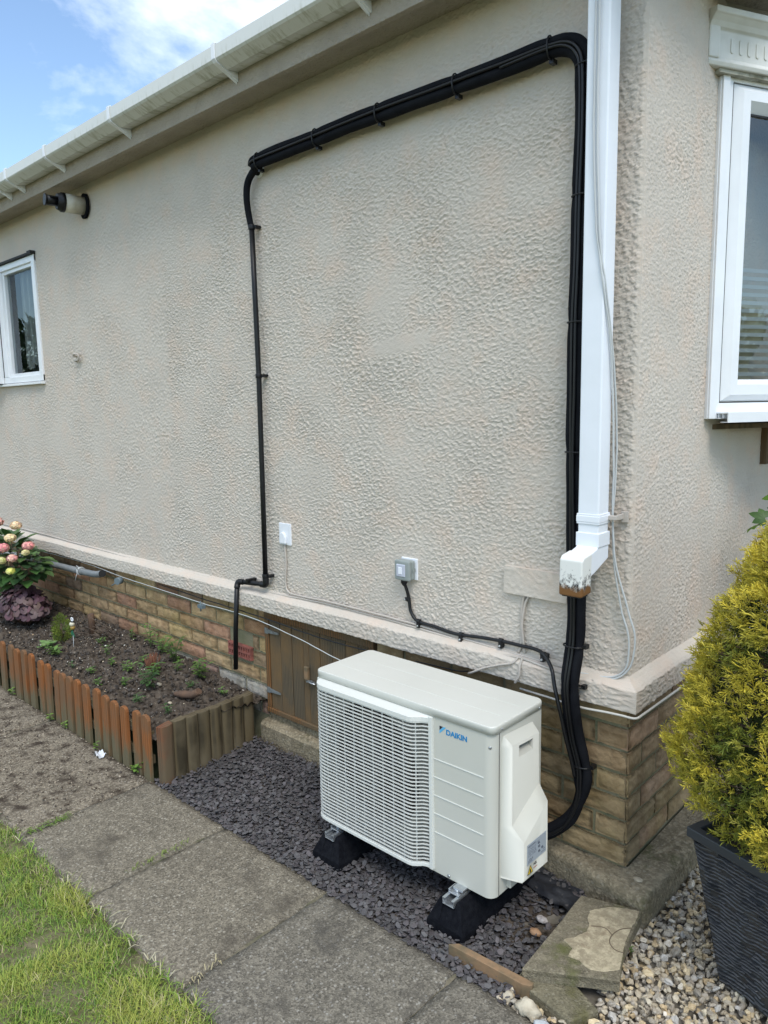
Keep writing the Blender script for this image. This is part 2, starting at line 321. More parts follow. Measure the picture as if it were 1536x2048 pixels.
def ground():
    mb = MB(); mb.add([(-150, -150, -.06), (150, -150, -.06), (150, 150, -.06), (-150, 150, -.06)], [(0, 1, 2, 3)])
    mb.build('ground', mat('distant lawn', (.06, .085, .03), .95, var=(.08, .09, .04), vscale=3), kind='structure')
    # lawn sheet
    X, Y, F = grid_np(np.arange(-7, 3.01, .04), np.arange(-6, -1.06, .04)); Z = .004*field(X.shape, .04, .4, .4, rng)-.012-.02*np.clip((Y+1.16)/.08, 0, 1)
    npmesh('lawn', np.stack([X, Y, Z], -1).reshape(-1, 3), F, M['grassbase'], kind='structure')
    # bed under slate
    X, Y, F = grid_np(np.arange(-1.80, .02, .02), np.arange(-.60, .04, .02)); Z = .004*field(X.shape, .02, .12, .12, rng)-.022
    npmesh('slate_bed', np.stack([X, Y, Z], -1).reshape(-1, 3), F, M['soil'], kind='structure')
    X, Y, F = grid_np(np.arange(-.2, 4.0, .04), np.arange(-1.3, 4.0, .04)); Z = .003*field(X.shape, .04, .2, .2, rng)-.030
    npmesh('gravel_bed', np.stack([X, Y, Z], -1).reshape(-1, 3), F, mat('gravel fines', (.20, .18, .15), .95, var=(.13, .115, .09), vscale=30), kind='structure')
ground()
def path():
    y0, y1 = -1.10, -.574
    joints = [-8, -7.1, -6.3, -5.4, -4.5, -3.65, -2.72, -1.785, -1.262, -.713, -.20, .45, 1.2, 2.2, 3.2]
    m3 = [M['paving'], M['paving2'], M['paving3'], M['joint']]
    me_v = []; me_f = []; mi = []
    tops = []
    for i in range(len(joints)-1):
        a, b = joints[i]+.0025, joints[i+1]-.0025
        k = 2 if b < -1.7 else (0 if b < -.70 else 1)
        if k != 2 or True:
            n = max(2, int((b-a)/.03)); m = 18
            xs = np.linspace(a, b, n+1); ys = np.linspace(y0, y1, m+1)
            tilt = random.uniform(-.003, .003)
            base = len(me_v)
            for yy in ys:
                for xx in xs:
                    ex = min(xx-a, b-xx); ey = min(yy-y0, y1-yy)
                    jx = 0; jy = 0
                    if ey < 1e-6: jy = .009*mn.noise(Vector((xx*18, yy*3, 2)))+.005*mn.noise(Vector((xx*70, 1, 2)))
                    if ex < 1e-6: jx = .003*mn.noise(Vector((yy*30, xx*3, 5)))
                    z = .0015*mn.noise(Vector((xx*9, yy*9, 0)))+tilt*(xx-a)
                    if min(ex, ey) < 1e-6: z -= .006+.003*mn.noise(Vector((xx*30, yy*30, 5)))
                    me_v.append((xx+jx, yy+jy, z))
            for r in range(m):
                for c in range(n):
                    q = base+r*(n+1)+c; me_f.append((q, q+1, q+n+2, q+n+1)); mi.append(k)
            ring = [base+c for c in range(n+1)]+[base+r*(n+1)+n for r in range(1, m+1)]+[base+m*(n+1)+c for c in range(n-1, -1, -1)]+[base+r*(n+1) for r in range(m-1, 0, -1)]
            lo = len(me_v); me_v += [(me_v[q][0], me_v[q][1], -.05) for q in ring]
            for j in range(len(ring)):
                j2 = (j+1) % len(ring); me_f.append((ring[j], ring[j2], lo+j2, lo+j)[::-1]); mi.append(k)
    me = bpy.data.meshes.new('path'); me.from_pydata(me_v, [], me_f); me.polygons.foreach_set('material_index', mi); me.polygons.foreach_set('use_smooth', [True]*len(mi))
    o = link('path', me, m3[:3], kind='structure')
    mb = MB()
    for j in joints[1:-1]:
        n = 40; ys = np.linspace(y0-.0, y1, n)
        vs = []
        for yy in ys:
            w = .006+.003*mn.noise(Vector((yy*22, j, 0))); z = -.0085+.010*mn.noise(Vector((yy*9, j*3, 3)))
            vs += [(j-w, yy, z), (j+w, yy, z)]
        mb.add(vs, [(2*i, 2*i+1, 2*i+3, 2*i+2) for i in range(n-1)])
    mb.build('path_joint', M['joint'], o)
path()
# ------------------------------------------------------------------ house
house = empty('house', (0, 0, 0), 'pale beige roughcast bungalow standing on a brown brick plinth', 'house')
def roughcast():
    step = .003
    nx, nz = 2048, 720      # 6.1 m x 2.16 m
    A = field((nz, nx), step, .0215, .0130, rng, .34); B = field((nz, nx), step, .010, .008, rng, .5)
    C = field((nz, nx), step, .034, .021, rng, .38); Dm = field((nz, nx), step, .5, .5, rng, .6)
    def height(xx, zz, coarse=None, amp=1.0):
        u = zz/step; v = xx/step
        a = sample(A, u, v); u2 = u+1.1*np.tanh(a)           # droop: plaster dragged down
        a = sample(A, u2, v+.8*sample(B, u, v)); b = sample(B, u, v); c = sample(C, u, v); dm = sample(Dm, u, v)
        h = .0011*np.tanh(2.0*a)-.0024*np.exp(-((a-.15)/.26)**2)+.0004*b+.0004*c
        cc = sample(C, u2, v); h2 = .0013*np.tanh(2.0*cc)-.0026*np.exp(-((cc-.15)/.28)**2)+.0007*b+.0005*a
        if coarse is None: return .9*amp*h*(1+.18*dm)
        return amp*((1-coarse)*h*(1+.18*dm)+coarse*h2)
    def patchmask(xx, zz):
        m = np.ones_like(xx)
        for cx, cz, rx, rz, s in ((-.88, 1.73, .19, .035, .85), (-.45, 1.50, .12, .03, .35), (-1.25, 1.86, .10, .03, .3)):
            d = ((xx-cx)/rx)**2+((zz-cz-.10*(xx-cx))/rz)**2; m *= 1-s*np.exp(-d**2)
        return m
    # front wall
    for k, (xa, xb, st) in enumerate(((-8.0, -2.4, .0045), (-2.4, 0, .0026))):
        xs = np.linspace(xa, xb, int(round((xb-xa)/st))+1); zs = np.arange(.672, 2.80, st); X, Z, F = grid_np(xs, zs)
        coarse = np.clip((X+.14)/.14, 0, 1)*.8
        H = height(X, Z, coarse)*patchmask(X, Z)
        e = np.clip(-X/.012, 0, 1); Y = -H-.0015
        Y = Y*e+(1-e)*.004
        V = np.stack([X, Y, Z], -1).reshape(-1, 3)
        if k == 0:      # opening for the window
            c = V[F].mean(1); keep = ~((c[:, 0] > -5.45) & (c[:, 0] < -3.868) & (c[:, 2] > 1.728) & (c[:, 2] < 2.47)); F = F[keep]
        npmesh('rendered_wall', V, F, M['stucco'], house)
    bk = MB(); bk.box(-3.8, -.02, .004, .012, .68, 2.73); bk.build('wall_core', M['stucco_smooth'], house)
    # end wall at the corner, facing +x
    for ya, yb, st in ((0, 1.3, .003), (1.3, 3.2, .007)):
        ys = np.linspace(ya, yb, int(round((yb-ya)/st))+1); zs = np.arange(.672, 2.9, st); Yg, Z, F = grid_np(ys, zs)
        H = height(Yg*1.1+3.3, Z*1.1, None, .8); e = np.clip(Yg/.012, 0, 1); X = H*e-(1-e)*.004
        npmesh('rendered_wall', np.stack([X, Yg+.002, Z], -1).reshape(-1, 3), F, M['stucco'], house)
    # band (bell cast) at the foot of the render: front and end, ledge + face + underside
    def prof(t):  # t along the developed profile: (offset, z)
        pts = [(0.0, .712), (.012, .700), (.034, .6905), (.042, .684), (.0425, .650), (.041, .618), (.030, .6155), (-.01, .6155)]
        seg = [math.dist(pts[i], pts[i+1]) for i in range(len(pts)-1)]; L = sum(seg); d = t*L
        for i, s in enumerate(seg):
            if d <= s or i == len(seg)-1:
                f = min(1, d/s); return (pts[i][0]+(pts[i+1][0]-pts[i][0])*f, pts[i][1]+(pts[i+1][1]-pts[i][1])*f, 0 if i < 2 or i > 4 else 1)
            d -= s
    T = np.linspace(0, 1, 60); P = np.array([prof(t) for t in T])
    for side in (0, 1):
        s = np.linspace(-8.0, 0, 2000) if side == 0 else np.linspace(0, 3.2, 850)
        Sg, _ = np.meshgrid(s, T); off = P[:, 0][:, None]+0*Sg; zz = P[:, 1][:, None]+0*Sg; tx = P[:, 2][:, None]
        hh = height(Sg+(2.1 if side else .9), zz*1.0+.8, .5, 1.05)
        wav = .004*np.array([[mn.noise(Vector((float(q)*3, side, 0))) for q in s]])
        hh = hh*np.clip(np.abs(Sg)/.012, 0, 1)
        off = off+hh*(.25+.75*tx); zz = zz+wav+.0015*np.array([[mn.noise(Vector((float(q)*40, side, 7))) for q in s]])*(tx*0+1)
        if side == 0: X = Sg+off*np.clip(1+Sg/.04, 0, 1); Y = -off; V = np.stack([X, Y, zz], -1)
        else: Y = Sg-off*np.clip(1-Sg/.04, 0, 1); X = off; V = np.stack([X, Y, zz], -1)
        n, m = Sg.shape; i = np.arange(n*m).reshape(n, m); F = np.stack([i[:-1, :-1], i[:-1, 1:], i[1:, 1:], i[1:, :-1]], -1).reshape(-1, 4)
        npmesh('render_band', V.reshape(-1, 3), F, M['stucco'], house)
roughcast()
def eaves():
    mb = MB(); mb.box(-8, .16, -.152, -.128, 2.712, 2.835); mb.box(.136, .16, -.128, 4, 2.712, 2.835)
    o = mb.build('fascia_board', M['fascia'], house, .002)
    mb = MB(); mb.box(-8, .136, -.128, 4, 2.738, 2.750); mb.build('soffit', M['fascia'], house)
    mb = MB(); mb.add([(-8, -.19, 2.872), (.20, -.19, 2.872), (.20, 2, 3.45), (-8, 2, 3.45), (-8, -.19, 2.858), (.20, -.19, 2.858), (.20, 2, 3.43), (-8, 2, 3.43)], [(0, 1, 2, 3), (7, 6, 5, 4), (0, 4, 5, 1), (1, 5, 6, 2), (3, 2, 6, 7), (0, 3, 7, 4)])
    mb.build('roof', mat('brown roof tiles', (.09, .06, .05), .9), house)
eaves()
def brick_field():
    mb = MB(); zc = .5381+.075
    def brick(org, du, nrm, L, col, h=.065, ret=0):
        n1 = max(4, int(L/.014)); n2 = 6; seed = random.random()*50; amp = random.uniform(.008, .013); proud = random.uniform(-.001, .003)
        vs = []; up = Vector((0, 0, 1))
        sl = random.uniform(-.25, .25)
        for j in range(n2+1):
            for i in range(n1+1):
                u = L*i/n1; v = h*j/n2; eu = min(u, L-u)/.008; ev = min(v, h-v)/.008; e = min(1, eu, ev)
                p = Vector((u*22+sl*v*300, v*48, seed)); hh = amp*(.6*mn.noise(p)+.45*abs(mn.noise(p*2.1))+.3*mn.noise(p*4.7))
                ju = .0015*mn.noise(Vector((v*60, seed, u*4))) if eu < .01 else 0; jv = .0022*mn.noise(Vector((u*45, seed, v*9))) if ev < .01 else 0
                d = proud+(hh+.0025)*e-.0045*(1-e)
                vs.append(org+du*(u+ju)+up*(v+jv)+nrm*d)
        fs = [(j*(n1+1)+i, j*(n1+1)+i+1, (j+1)*(n1+1)+i+1, (j+1)*(n1+1)+i) for j in range(n2) for i in range(n1)]
        b = mb.add(vs, fs, col, True)
        ring = [i for i in range(n1+1)]+[j*(n1+1)+n1 for j in range(1, n2+1)]+[n2*(n1+1)+i for i in range(n1-1, -1, -1)]+[j*(n1+1) for j in range(n2-1, 0, -1)]
        lo = len(mb.v)
        for q in ring: mb.v.append(tuple(Vector(mb.v[b+q])-nrm*.02))
        for k in range(len(ring)):
            k2 = (k+1) % len(ring); mb.f.append([b+ring[k], b+ring[k2], lo+k2, lo+k]); mb.c.append(tuple(c*.8 for c in col)); mb.sm.append(False)
    def colour(x, row):
        base = Vector(random.choice([(.40, .28, .155), (.37, .24, .135), (.43, .31, .18), (.36, .21, .135), (.30, .21, .145), (.39, .27, .155)]))
        if x < -2.6: base = base*.80 if random.random() < .4 else base*.95
        if x > -1.05:
            t = .75; base = base*(1-t)+Vector((.28, .215, .12))*t
        if row >= 5 and -2.6 < x < -1.75: base = Vector((.36, .33, .28)) if random.random() < .5 else Vector((.28, .19, .15))
        return tuple(base*random.uniform(1.0, 1.24))
    y = .012
    for row in range(8):
        z = zc-.075*(row+1)+.010
        if z < .05: break
        off = 0 if row % 2 == 0 else .1125
        x = 0
        first = .215 if row % 2 == 0 else .1025
        L = first; x = -L
        while x > -8:
            x0, x1 = x, x+L
            # hatch opening -1.725..-1.045, below .60 ; air brick -2.02..-1.85 row 2..3
            segs = [(x0, x1)]
            def cut(segs, a, b):
                o = []
                for p, q in segs:
                    if q <= a or p >= b: o.append((p, q))
                    else:
                        if p < a-.01: o.append((p, a))
                        if q > b+.01: o.append((b, q))
                return o
            segs = cut(segs, -1.735, -1.035)
            if z < .405 and z+.065 > .335: segs = cut(segs, -2.026, -1.842)
            for p, q in segs:
                if q-p > .015: brick(Vector((p, y, z)), Vector((1, 0, 0)), Vector((0, -1, 0)), q-p, colour(p, row))
            L = .215; x = x-.010-L
        # end face (+x)
        L = .1025 if row % 2 == 0 else .215; yy = .012
        while yy < 3:
            if yy > 2.9: break
            c = Vector(random.choice([(.36, .265, .165), (.39, .27, .18), (.33, .25, .15)]))*random.uniform(.88, 1.1)
            brick(Vector((-.001, yy, z)), Vector((0, 1, 0)), Vector((1, 0, 0)), L, tuple(c)); yy += L+.010; L = .215
    # the hatch splits the plinth in two stretches
    def part(test):
        p = MB(); keep = [test(mb.v[f[0]]) for f in mb.f]; idx = {}
        for f, c, sm, k in zip(mb.f, mb.c, mb.sm, keep):
            if not k: continue
            nf = []
            for q in f:
                if q not in idx: idx[q] = len(p.v); p.v.append(mb.v[q])
                nf.append(idx[q])
            p.f.append(nf); p.c.append(c); p.sm.append(sm)
        return p.build('brick_plinth', M['brick'], house, fix=False)
    part(lambda v: v[0] < -1.4); o = part(lambda v: v[0] > -1.4)
    mm = MB(); y0 = .019
    mm.add([(-8, y0, -.05), (-1.735, y0, -.05), (-1.735, y0, .64), (-8, y0, .64)], [(0, 1, 2, 3)])
    mm.add([(-1.035, y0, -.05), (-.007, y0, -.05), (-.007, y0, .64), (-1.035, y0, .64)], [(0, 1, 2, 3)])
    mm.add([(-.007, y0, -.05), (-.007, 3, -.05), (-.007, 3, .64), (-.007, y0, .64)], [(0, 1, 2, 3)])
    mm.build('mortar', M['mortar'], o)
    # air brick
    ab = MB(); a0, a1, z0, z1 = -2.024, -1.844, .338, .402
    ab.box(a0, a1, .022, .030, z0, z1)
    cols = 9; cw = (a1-a0-.012)/cols
    ab.box(a0, a1, .000, .022, z0, z0+.008); ab.box(a0, a1, .000, .022, z1-.008, z1); ab.box(a0, a1, .000, .022, (z0+z1)/2-.005, (z0+z1)/2+.005)
    for i in range(cols+1): ab.box(a0+.004+i*cw-.004+.002, a0+.004+i*cw+.006, .0006, .0224, z0+.002, z1-.002)
    ab.build('air_brick', M['airbrick'], house)
brick_field()
def hatch():
    f = MB(); f.box(-1.728, -1.040, -.004, .03, .572, .604); f.box(-1.728, -1.700, -.002, .03, .150, .572); f.box(-1.068, -1.040, -.002, .03, .150, .572)
    f.box(-1.728, -1.04, -.006, .03, .128, .150)
    o = f.build('access_hatch', M['hatchframe'], house, .003)
    xs = [-1.698, -1.622, -1.545, -1.470, -1.432, -1.360, -1.285, -1.205, -1.130, -1.070]
    for i in range(len(xs)-1):
        b = MB(); b.box(xs[i]+.0015, xs[i+1]-.0015, .003+random.uniform(-.001, .002), .024, .150, .572); b.build('board', M['hatch'], o, .002)
    for z in (.235, .515):
        h = MB(); h.prism([(-1.722, z-.013), (-1.700, z-.013), (-1.698, z-.009), (-1.625, z-.004), (-1.625, z+.004), (-1.698, z+.009), (-1.700, z+.013), (-1.722, z+.013)], -.006, -.002, axis=1)
        h.build('hinge', mat('galvanised', (.22, .24, .24), .6, metal=.4, var=(.14, .13, .11), vscale=40), o)
    h = MB(); h.box(-1.448, -1.424, -.016, -.001, .352, .410); h.build('turn_button', M['offcut'], o, .003)
    h = MB(); h.box(-1.440, -1.385, -.012, -.004, .340, .352); h.tube([(-1.43, -.014, .346), (-1.40, -.02, .348), (-1.375, -.016, .346)], .003, 6); h.build('latch', M['zinc'], o)
    r = MB(); r.box(-1.75, -1.02, .019, .05, -.05, .64); r.build('hatch_backing', M['dark'], o)
    # concrete step below
    s = MB(); n = 30; vs = []
    for i in range(n+1):
        x = -1.745+(1.745-.30)*i/n; j = lambda k: .004*mn.noise(Vector((x*14, k, 0)))
        vs += [(x, .03, -.06), (x, -.030+j(1), -.06), (x, -.034+j(2), .070+j(3)), (x, -.022+j(4), .084+j(5)), (x, .016, .088+j(6)), (x, .016, .125+j(8)*2), (x, .03, .130)]
    for i in range(n):
        for k in range(6): s.f.append([i*7+k, (i+1)*7+k, (i+1)*7+k+1, i*7+k+1]); s.c.append(None); s.sm.append(False)
    s.v = vs; s.build('concrete_step', M['footing'], house)
    # mortar fill between step and hatch frame
    # footing under the corner
    def Pf(pts, z): return [(x, y, z) for x, y in pts]
    b = MB(); random.seed(3)
    out = []
    L = [(-.30, -.030), (-.20, -.040), (-.10, -.062), (0, -.074), (.092, -.084), (.104, -.070), (.108, .1), (.11, .3), (.112, .6), (.115, 1.0), (.118, 2.5)]
    dense = []
    for i in range(len(L)-1):
        m = max(2, int(math.dist(L[i], L[i+1])/.02)); m = min(m, 40)
        for k in range(m): t = k/m; dense.append((L[i][0]+(L[i+1][0]-L[i][0])*t, L[i][1]+(L[i+1][1]-L[i][1])*t))
    dense.append(L[-1]); n = len(dense); lay = [(.040, .088), (.004, .082), (.0, .068), (.004, .04), (-.002, .01), (.012, -.05)]
    for (ins, z) in lay:
        for k, (x, y) in enumerate(dense):
            nn = Vector((mn.noise(Vector((x*25, y*25, z*60))), mn.noise(Vector((x*25+9, y*25, z*60))), mn.noise(Vector((x*25, y*25+7, z*60)))))*.007
            d = Vector((-.3-x, .6-y, 0)); d.normalize()
            b.v.append((x+d.x*ins+nn.x, y+d.y*ins+nn.y, z+nn.z*.7))
    for l in range(len(lay)-1):
        for k in range(n-1): b.f.append([l*n+k, l*n+k+1, (l+1)*n+k+1, (l+1)*n+k]); b.c.append(None); b.sm.append(True)
    tp = len(b.v); b.v += [(.0, 3, .089), (.0, .03, .089), (-.3, .03, .089)]
    b.f.append(list(range(n))+[tp, tp+1, tp+2]); b.c.append(None); b.sm.append(False)
    b.build('concrete_footing', M['footing'], house)
hatch()
# ------------------------------------------------------------------ windows
def left_window():
    w = MB(); y0, y1 = -.012, .05
    X1, Z0, Z1 = -3.856, 1.716, 2.480
    w.box(-5.45, X1, y0, y1, Z1-.038, Z1); w.box(-5.45, X1, y0, y1, Z0, Z0+.040); w.box(X1-.045, X1, y0-.0015, y1, Z0, Z1)
    w.box(-4.47, -4.40, y0-.001, y1, Z0+.04, Z1-.038)
    win = w.build('window', M['upvc'], house, .003)
    f = MB(); a, b = -4.400, X1-.045; f.box(a, b, y0+.012, y1-.01, Z0+.040, Z0+.062); f.box(a, b, y0+.012, y1-.01, Z1-.060, Z1-.038)
    f.box(a, a+.026, y0+.0135, y1-.011, Z0+.04, Z1-.038); f.box(b-.038, b, y0+.0135, y1-.011, Z0+.04, Z1-.038)
    f.build('sash', M['upvc'], win, .002)
    # neighbouring sash, opened outwards a little
    g = MB(); Mx = Matrix.Translation((-4.475, -.014, 0)) @ Matrix.Rotation(R(12), 4, 'Z')
    for (u0, u1, v0, v1) in ((-.9, 0, Z0+.0, Z0+.045), (-.9, 0, Z1-.055, Z1-.01), (-.05, 0, Z0+.045, Z1-.055), (-.9, -.85, Z0+.045, Z1-.055)): g.box(u0, u1, -.05, 0, v0, v1, M=Mx)
    g.build('sash', M['upvc'], win, .002)
    g = MB(); g.box(-.85, -.05, -.027, -.023, Z0+.045, Z1-.055, M=Mx); g.build('pane', M['glass'], win)
    p = MB(); p.add([(a, .022, Z0+.05), (b, .022, Z0+.05), (b, .022, Z1-.05), (a, .022, Z1-.05)], [(0, 1, 2, 3)]); p.build('pane', M['glass'], win)
    d = MB(); d.box(-5.5, X1-.02, -.030, -.001, Z1+.002, Z1+.014); d.box(X1-.045, X1+.006, -.034, -.001, Z1+.001, Z1+.020); d.build('drip_strip', M['dark'], win)
    s = MB(); s.prism([(.0, Z0-.002), (-.030, Z0-.006), (-.030, Z0-.020), (0, Z0-.020)], -5.45, X1+.004, axis=0); s.build('sill', M['upvc'], win, .002)
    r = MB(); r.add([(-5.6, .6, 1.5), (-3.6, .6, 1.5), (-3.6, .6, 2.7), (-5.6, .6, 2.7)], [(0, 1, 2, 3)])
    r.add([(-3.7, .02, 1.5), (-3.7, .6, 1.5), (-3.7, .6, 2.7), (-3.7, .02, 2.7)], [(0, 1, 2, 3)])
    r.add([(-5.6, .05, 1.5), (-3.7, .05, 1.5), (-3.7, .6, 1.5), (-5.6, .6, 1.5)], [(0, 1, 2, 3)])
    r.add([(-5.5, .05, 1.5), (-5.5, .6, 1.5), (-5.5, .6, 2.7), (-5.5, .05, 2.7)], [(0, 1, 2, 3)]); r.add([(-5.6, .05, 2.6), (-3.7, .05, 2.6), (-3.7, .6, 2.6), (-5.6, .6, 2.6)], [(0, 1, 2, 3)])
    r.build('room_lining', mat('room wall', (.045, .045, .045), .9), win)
    # net curtain
    n = 70; V = []; Z = [2.45, 2.2, 2.0, 1.86, 0]
    c = MB()
    for i in range(n+1):
        t = i/n; x = -4.30+.42*t; yy = .075+.012*math.sin(t*34); zb = 1.845-.035*abs(math.sin(t*9.4))
        for z in (2.45, 2.2, 2.0, 1.9, zb): c.v.append((x, yy, z))
    for i in range(n):
        for k in range(4): c.f.append([i*5+k, (i+1)*5+k, (i+1)*5+k+1, i*5+k+1]); c.c.append(None); c.sm.append(True)
    nm = bpy.data.materials.new('net'); nm.use_nodes = True; N = nm.node_tree.nodes; L = nm.node_tree.links; N.clear()
    o = N.new('ShaderNodeOutputMaterial'); a_ = N.new('ShaderNodeBsdfDiffuse'); a_.inputs[0].default_value = (.75, .78, .76, 1); t_ = N.new('ShaderNodeBsdfTransparent'); x_ = N.new('ShaderNodeMixShader'); x_.inputs[0].default_value = .32
    L.new(t_.outputs[0], x_.inputs[1]); L.new(a_.outputs[0], x_.inputs[2]); L.new(x_.outputs[0], o.inputs[0])
    tag(c.build('net_curtain', nm), 'sheer white net curtain with scalloped hem hanging inside the small window', 'curtain')
left_window()
A26 = R(26); BP0 = Vector((0, .52, 0)); BD = Vector((math.sin(A26), math.cos(A26), 0)); BN = Vector((math.cos(A26), -math.sin(A26), 0))
BM = Matrix(((BD.x, -BN.x, 0, BP0.x), (BD.y, -BN.y, 0, BP0.y), (0, 0, 1, 0), (0, 0, 0, 1)))   # local x along the bay face, local y inwards, z up
def right_window():
    bp = MB(); P1 = BP0+BD*1.1
    poly = [(-.02, .525), (P1.x-.01, P1.y), (P1.x-.01, 3.0), (-.02, 3.0)]
    bp.prism(poly, 2.70, 2.9); bp.build('bay_head', M['stucco_smooth'], house)
    bp = MB(); bp.prism([(-.02, .56), (P1.x-.03, P1.y+.02), (P1.x-.03, 3.0), (-.02, 3.0)], 1.415, 1.432); bp.build('bay_floor', wood_mat('bay floor board', (.12, .085, .05), (.08, .06, .035), (.15, .11, .07)), house)
    bs = MB(); bs.box(P1.x-.05, P1.x-.012, P1.y-.02, 3.0, 1.432, 2.70); bs.build('bay_side', M['upvc'], house)
    bb = MB(); bb.box(.0, .022, 1.15, 1.19, 1.26, 1.415); bb.build('bay_bracket', M['hatchframe'], house)
    w = MB(); Z0, Z1 = 1.452, 2.528
    w.box(0, .05, -.012, .05, Z0, Z1, M=BM); w.box(.05, 1.1, -.0105, .05, Z1-.03, Z1, M=BM); w.box(.05, 1.1, -.0105, .05, Z0, Z0+.052, M=BM)
    w.box(.002, .030, -.020, -.012, Z0, Z1, M=BM)
    win = w.build('window', M['upvc'], house, .002)
    k = MB(); k.box(.0505, .0535, -.010, .02, Z0+.054, Z1-.032, M=BM); k.box(.0535, .6, -.010, .02, Z0+.0525, Z0+.0545, M=BM); k.build('seal', M['dark'], win)
    s = MB(); a = .0545; z0 = Z0+.056; z1 = Z1-.033
    # sash with bevelled outer lip and flat face
    def ring(u0, v0, v1, u1, dy): return [BM @ Vector(p) for p in ((u0, dy, v0), (u1, dy, v0), (u1, dy, v1), (u0, dy, v1))]
    rings = [ring(a, z0, z1, 1.0, -.006), ring(a+.030, z0+.022, z1-.020, .97, -.022), ring(a+.060, z0+.055, z1-.048, .94, -.022), ring(a+.066, z0+.073, z1-.078, .935, .004)]
    for i in range(3):
        b0 = len(s.v); s.v += [tuple(p) for p in rings[i]+rings[i+1]]
        for q in range(4): s.f.append([b0+q, b0+(q+1) % 4, b0+4+(q+1) % 4, b0+4+q]); s.c.append(None); s.sm.append(False)
    s.build('sash', M['upvc'], win)
    g = MB(); gy = .004; g.add([BM @ Vector(p) for p in ((a+.066, gy, z0+.073), (.935, gy, z0+.073), (.935, gy, z1-.078), (a+.066, gy, z1-.078))], [(0, 1, 2, 3)]); g.build('pane', M['glass'], win)
    g = MB(); g.box(a+.062, .94, -.001, .003, z1-.084, z1-.078, M=BM); g.build('gasket', M['dark'], win)
    # sill with hollow end
    s = MB(); s.box(.040, 1.12, -.062, -.058, 1.440, 1.473, M=BM); s.box(.040, 1.12, -.058, .02, 1.469, 1.473, M=BM); s.box(.040, 1.12, -.058, -.030, 1.440, 1.4425, M=BM)
    s.box(.040, 1.1, -.030, .02, 1.452, 1.4545, M=BM)
    for yy in (-.040, -.022, -.004): s.box(.040, 1.1, yy, yy+.002, 1.4545, 1.469, M=BM)
    s.build('sill', M['upvc'], win)
    # entablature above
    h = MB(); e0 = -.085
    prof = [(.05, 2.520), (-.040, 2.520), (-.045, 2.532), (-.037, 2.545), (-.037, 2.622), (-.045, 2.628), (-.052, 2.640), (-.064, 2.652), (-.070, 2.655), (-.070, 2.672), (.05, 2.678)]
    vs = [BM @ Vector((u, y, z)) for u in (e0, 1.15) for y, z in prof]; n = len(prof)
    h.add(vs, [list(range(n)), list(range(n, 2*n))]+[[i, (i+1) % n, n+(i+1) % n, n+i] for i in range(n)])
    hd = h.build('window_header', mat('white moulding', (.66, .66, .62), .5, var=(.56, .56, .51), vscale=8), win, .0025)
    fl = MB()
    h2 = MB(); h2.box(e0, e0+.042, -.045, -.0375, 2.540, 2.632, M=BM); h2.build('moulding_return', hd.data.materials[0], win, .004)
    for i in range(20):
        u = .005+i*.0342; pts = []
        for k in range(13):
            a2 = math.pi*k/12; pts.append((u+.0075-.0075*math.cos(a2), 2.606-.0075+.0075*math.sin(a2)))
        for k in range(13):
            a2 = math.pi*k/12; pts.append((u+.0075+.0075*math.cos(a2), 2.562+.0075-.0075*math.sin(a2)))
        fl.prism(pts, -.0395, -.0368, axis=1, M=BM)
    fl.build('fluting', hd.data.materials[0], win, .001)
    fr = MB(); fr.box(-.03, 1.1, -.032, .0, 2.508, 2.519, M=BM); fr.build('header_underside', mat('grimy plastic', (.38, .37, .30), .7, var=(.15, .14, .09), vscale=30), win)
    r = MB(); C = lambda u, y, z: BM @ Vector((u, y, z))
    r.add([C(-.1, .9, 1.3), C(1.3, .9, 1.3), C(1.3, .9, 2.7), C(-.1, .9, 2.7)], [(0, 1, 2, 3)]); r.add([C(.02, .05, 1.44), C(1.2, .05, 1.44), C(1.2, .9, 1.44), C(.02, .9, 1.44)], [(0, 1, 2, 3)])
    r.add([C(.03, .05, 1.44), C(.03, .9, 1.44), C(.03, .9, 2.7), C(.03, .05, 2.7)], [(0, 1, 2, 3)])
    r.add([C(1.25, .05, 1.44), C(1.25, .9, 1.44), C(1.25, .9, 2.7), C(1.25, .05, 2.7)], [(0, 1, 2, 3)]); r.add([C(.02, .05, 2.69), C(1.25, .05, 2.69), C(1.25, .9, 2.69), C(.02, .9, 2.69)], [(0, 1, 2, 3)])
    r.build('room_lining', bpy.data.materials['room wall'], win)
    b = MB()
    for i in range(14):
        z = 1.595+i*.0265; b.box(.10, .46, .045, .048, z, z+.0125, M=BM)
    tag(b.build('window_blind', mat('grey blind', (.50, .52, .52), .5)), 'grey slatted blind behind the glass of the bay window', 'blind')
    v = MB(); c = C(.285, .14, 0); prof = [(.0, 1.50), (.035, 1.50), (.05, 1.54), (.040, 1.60), (.028, 1.63), (.045, 1.67), (.075, 1.72), (.085, 1.77), (.075, 1.82), (.05, 1.86), (.0, 1.87)]
    n = 24
    for rr, z in prof:
        for k in range(n): v.v.append((c.x+rr*math.cos(2*math.pi*k/n), c.y+rr*math.sin(2*math.pi*k/n), z))
    for j in range(len(prof)-1):
        for k in range(n): v.f.append([j*n+k, j*n+(k+1) % n, (j+1)*n+(k+1) % n, (j+1)*n+k]); v.c.append(None); v.sm.append(True)
    tag(v.build('vase', mat('cream glazed pot', (.72, .67, .50), .3, var=(.6, .54, .36), vscale=10)), 'cream bulbous vase standing inside the bay window', 'vase')
right_window()
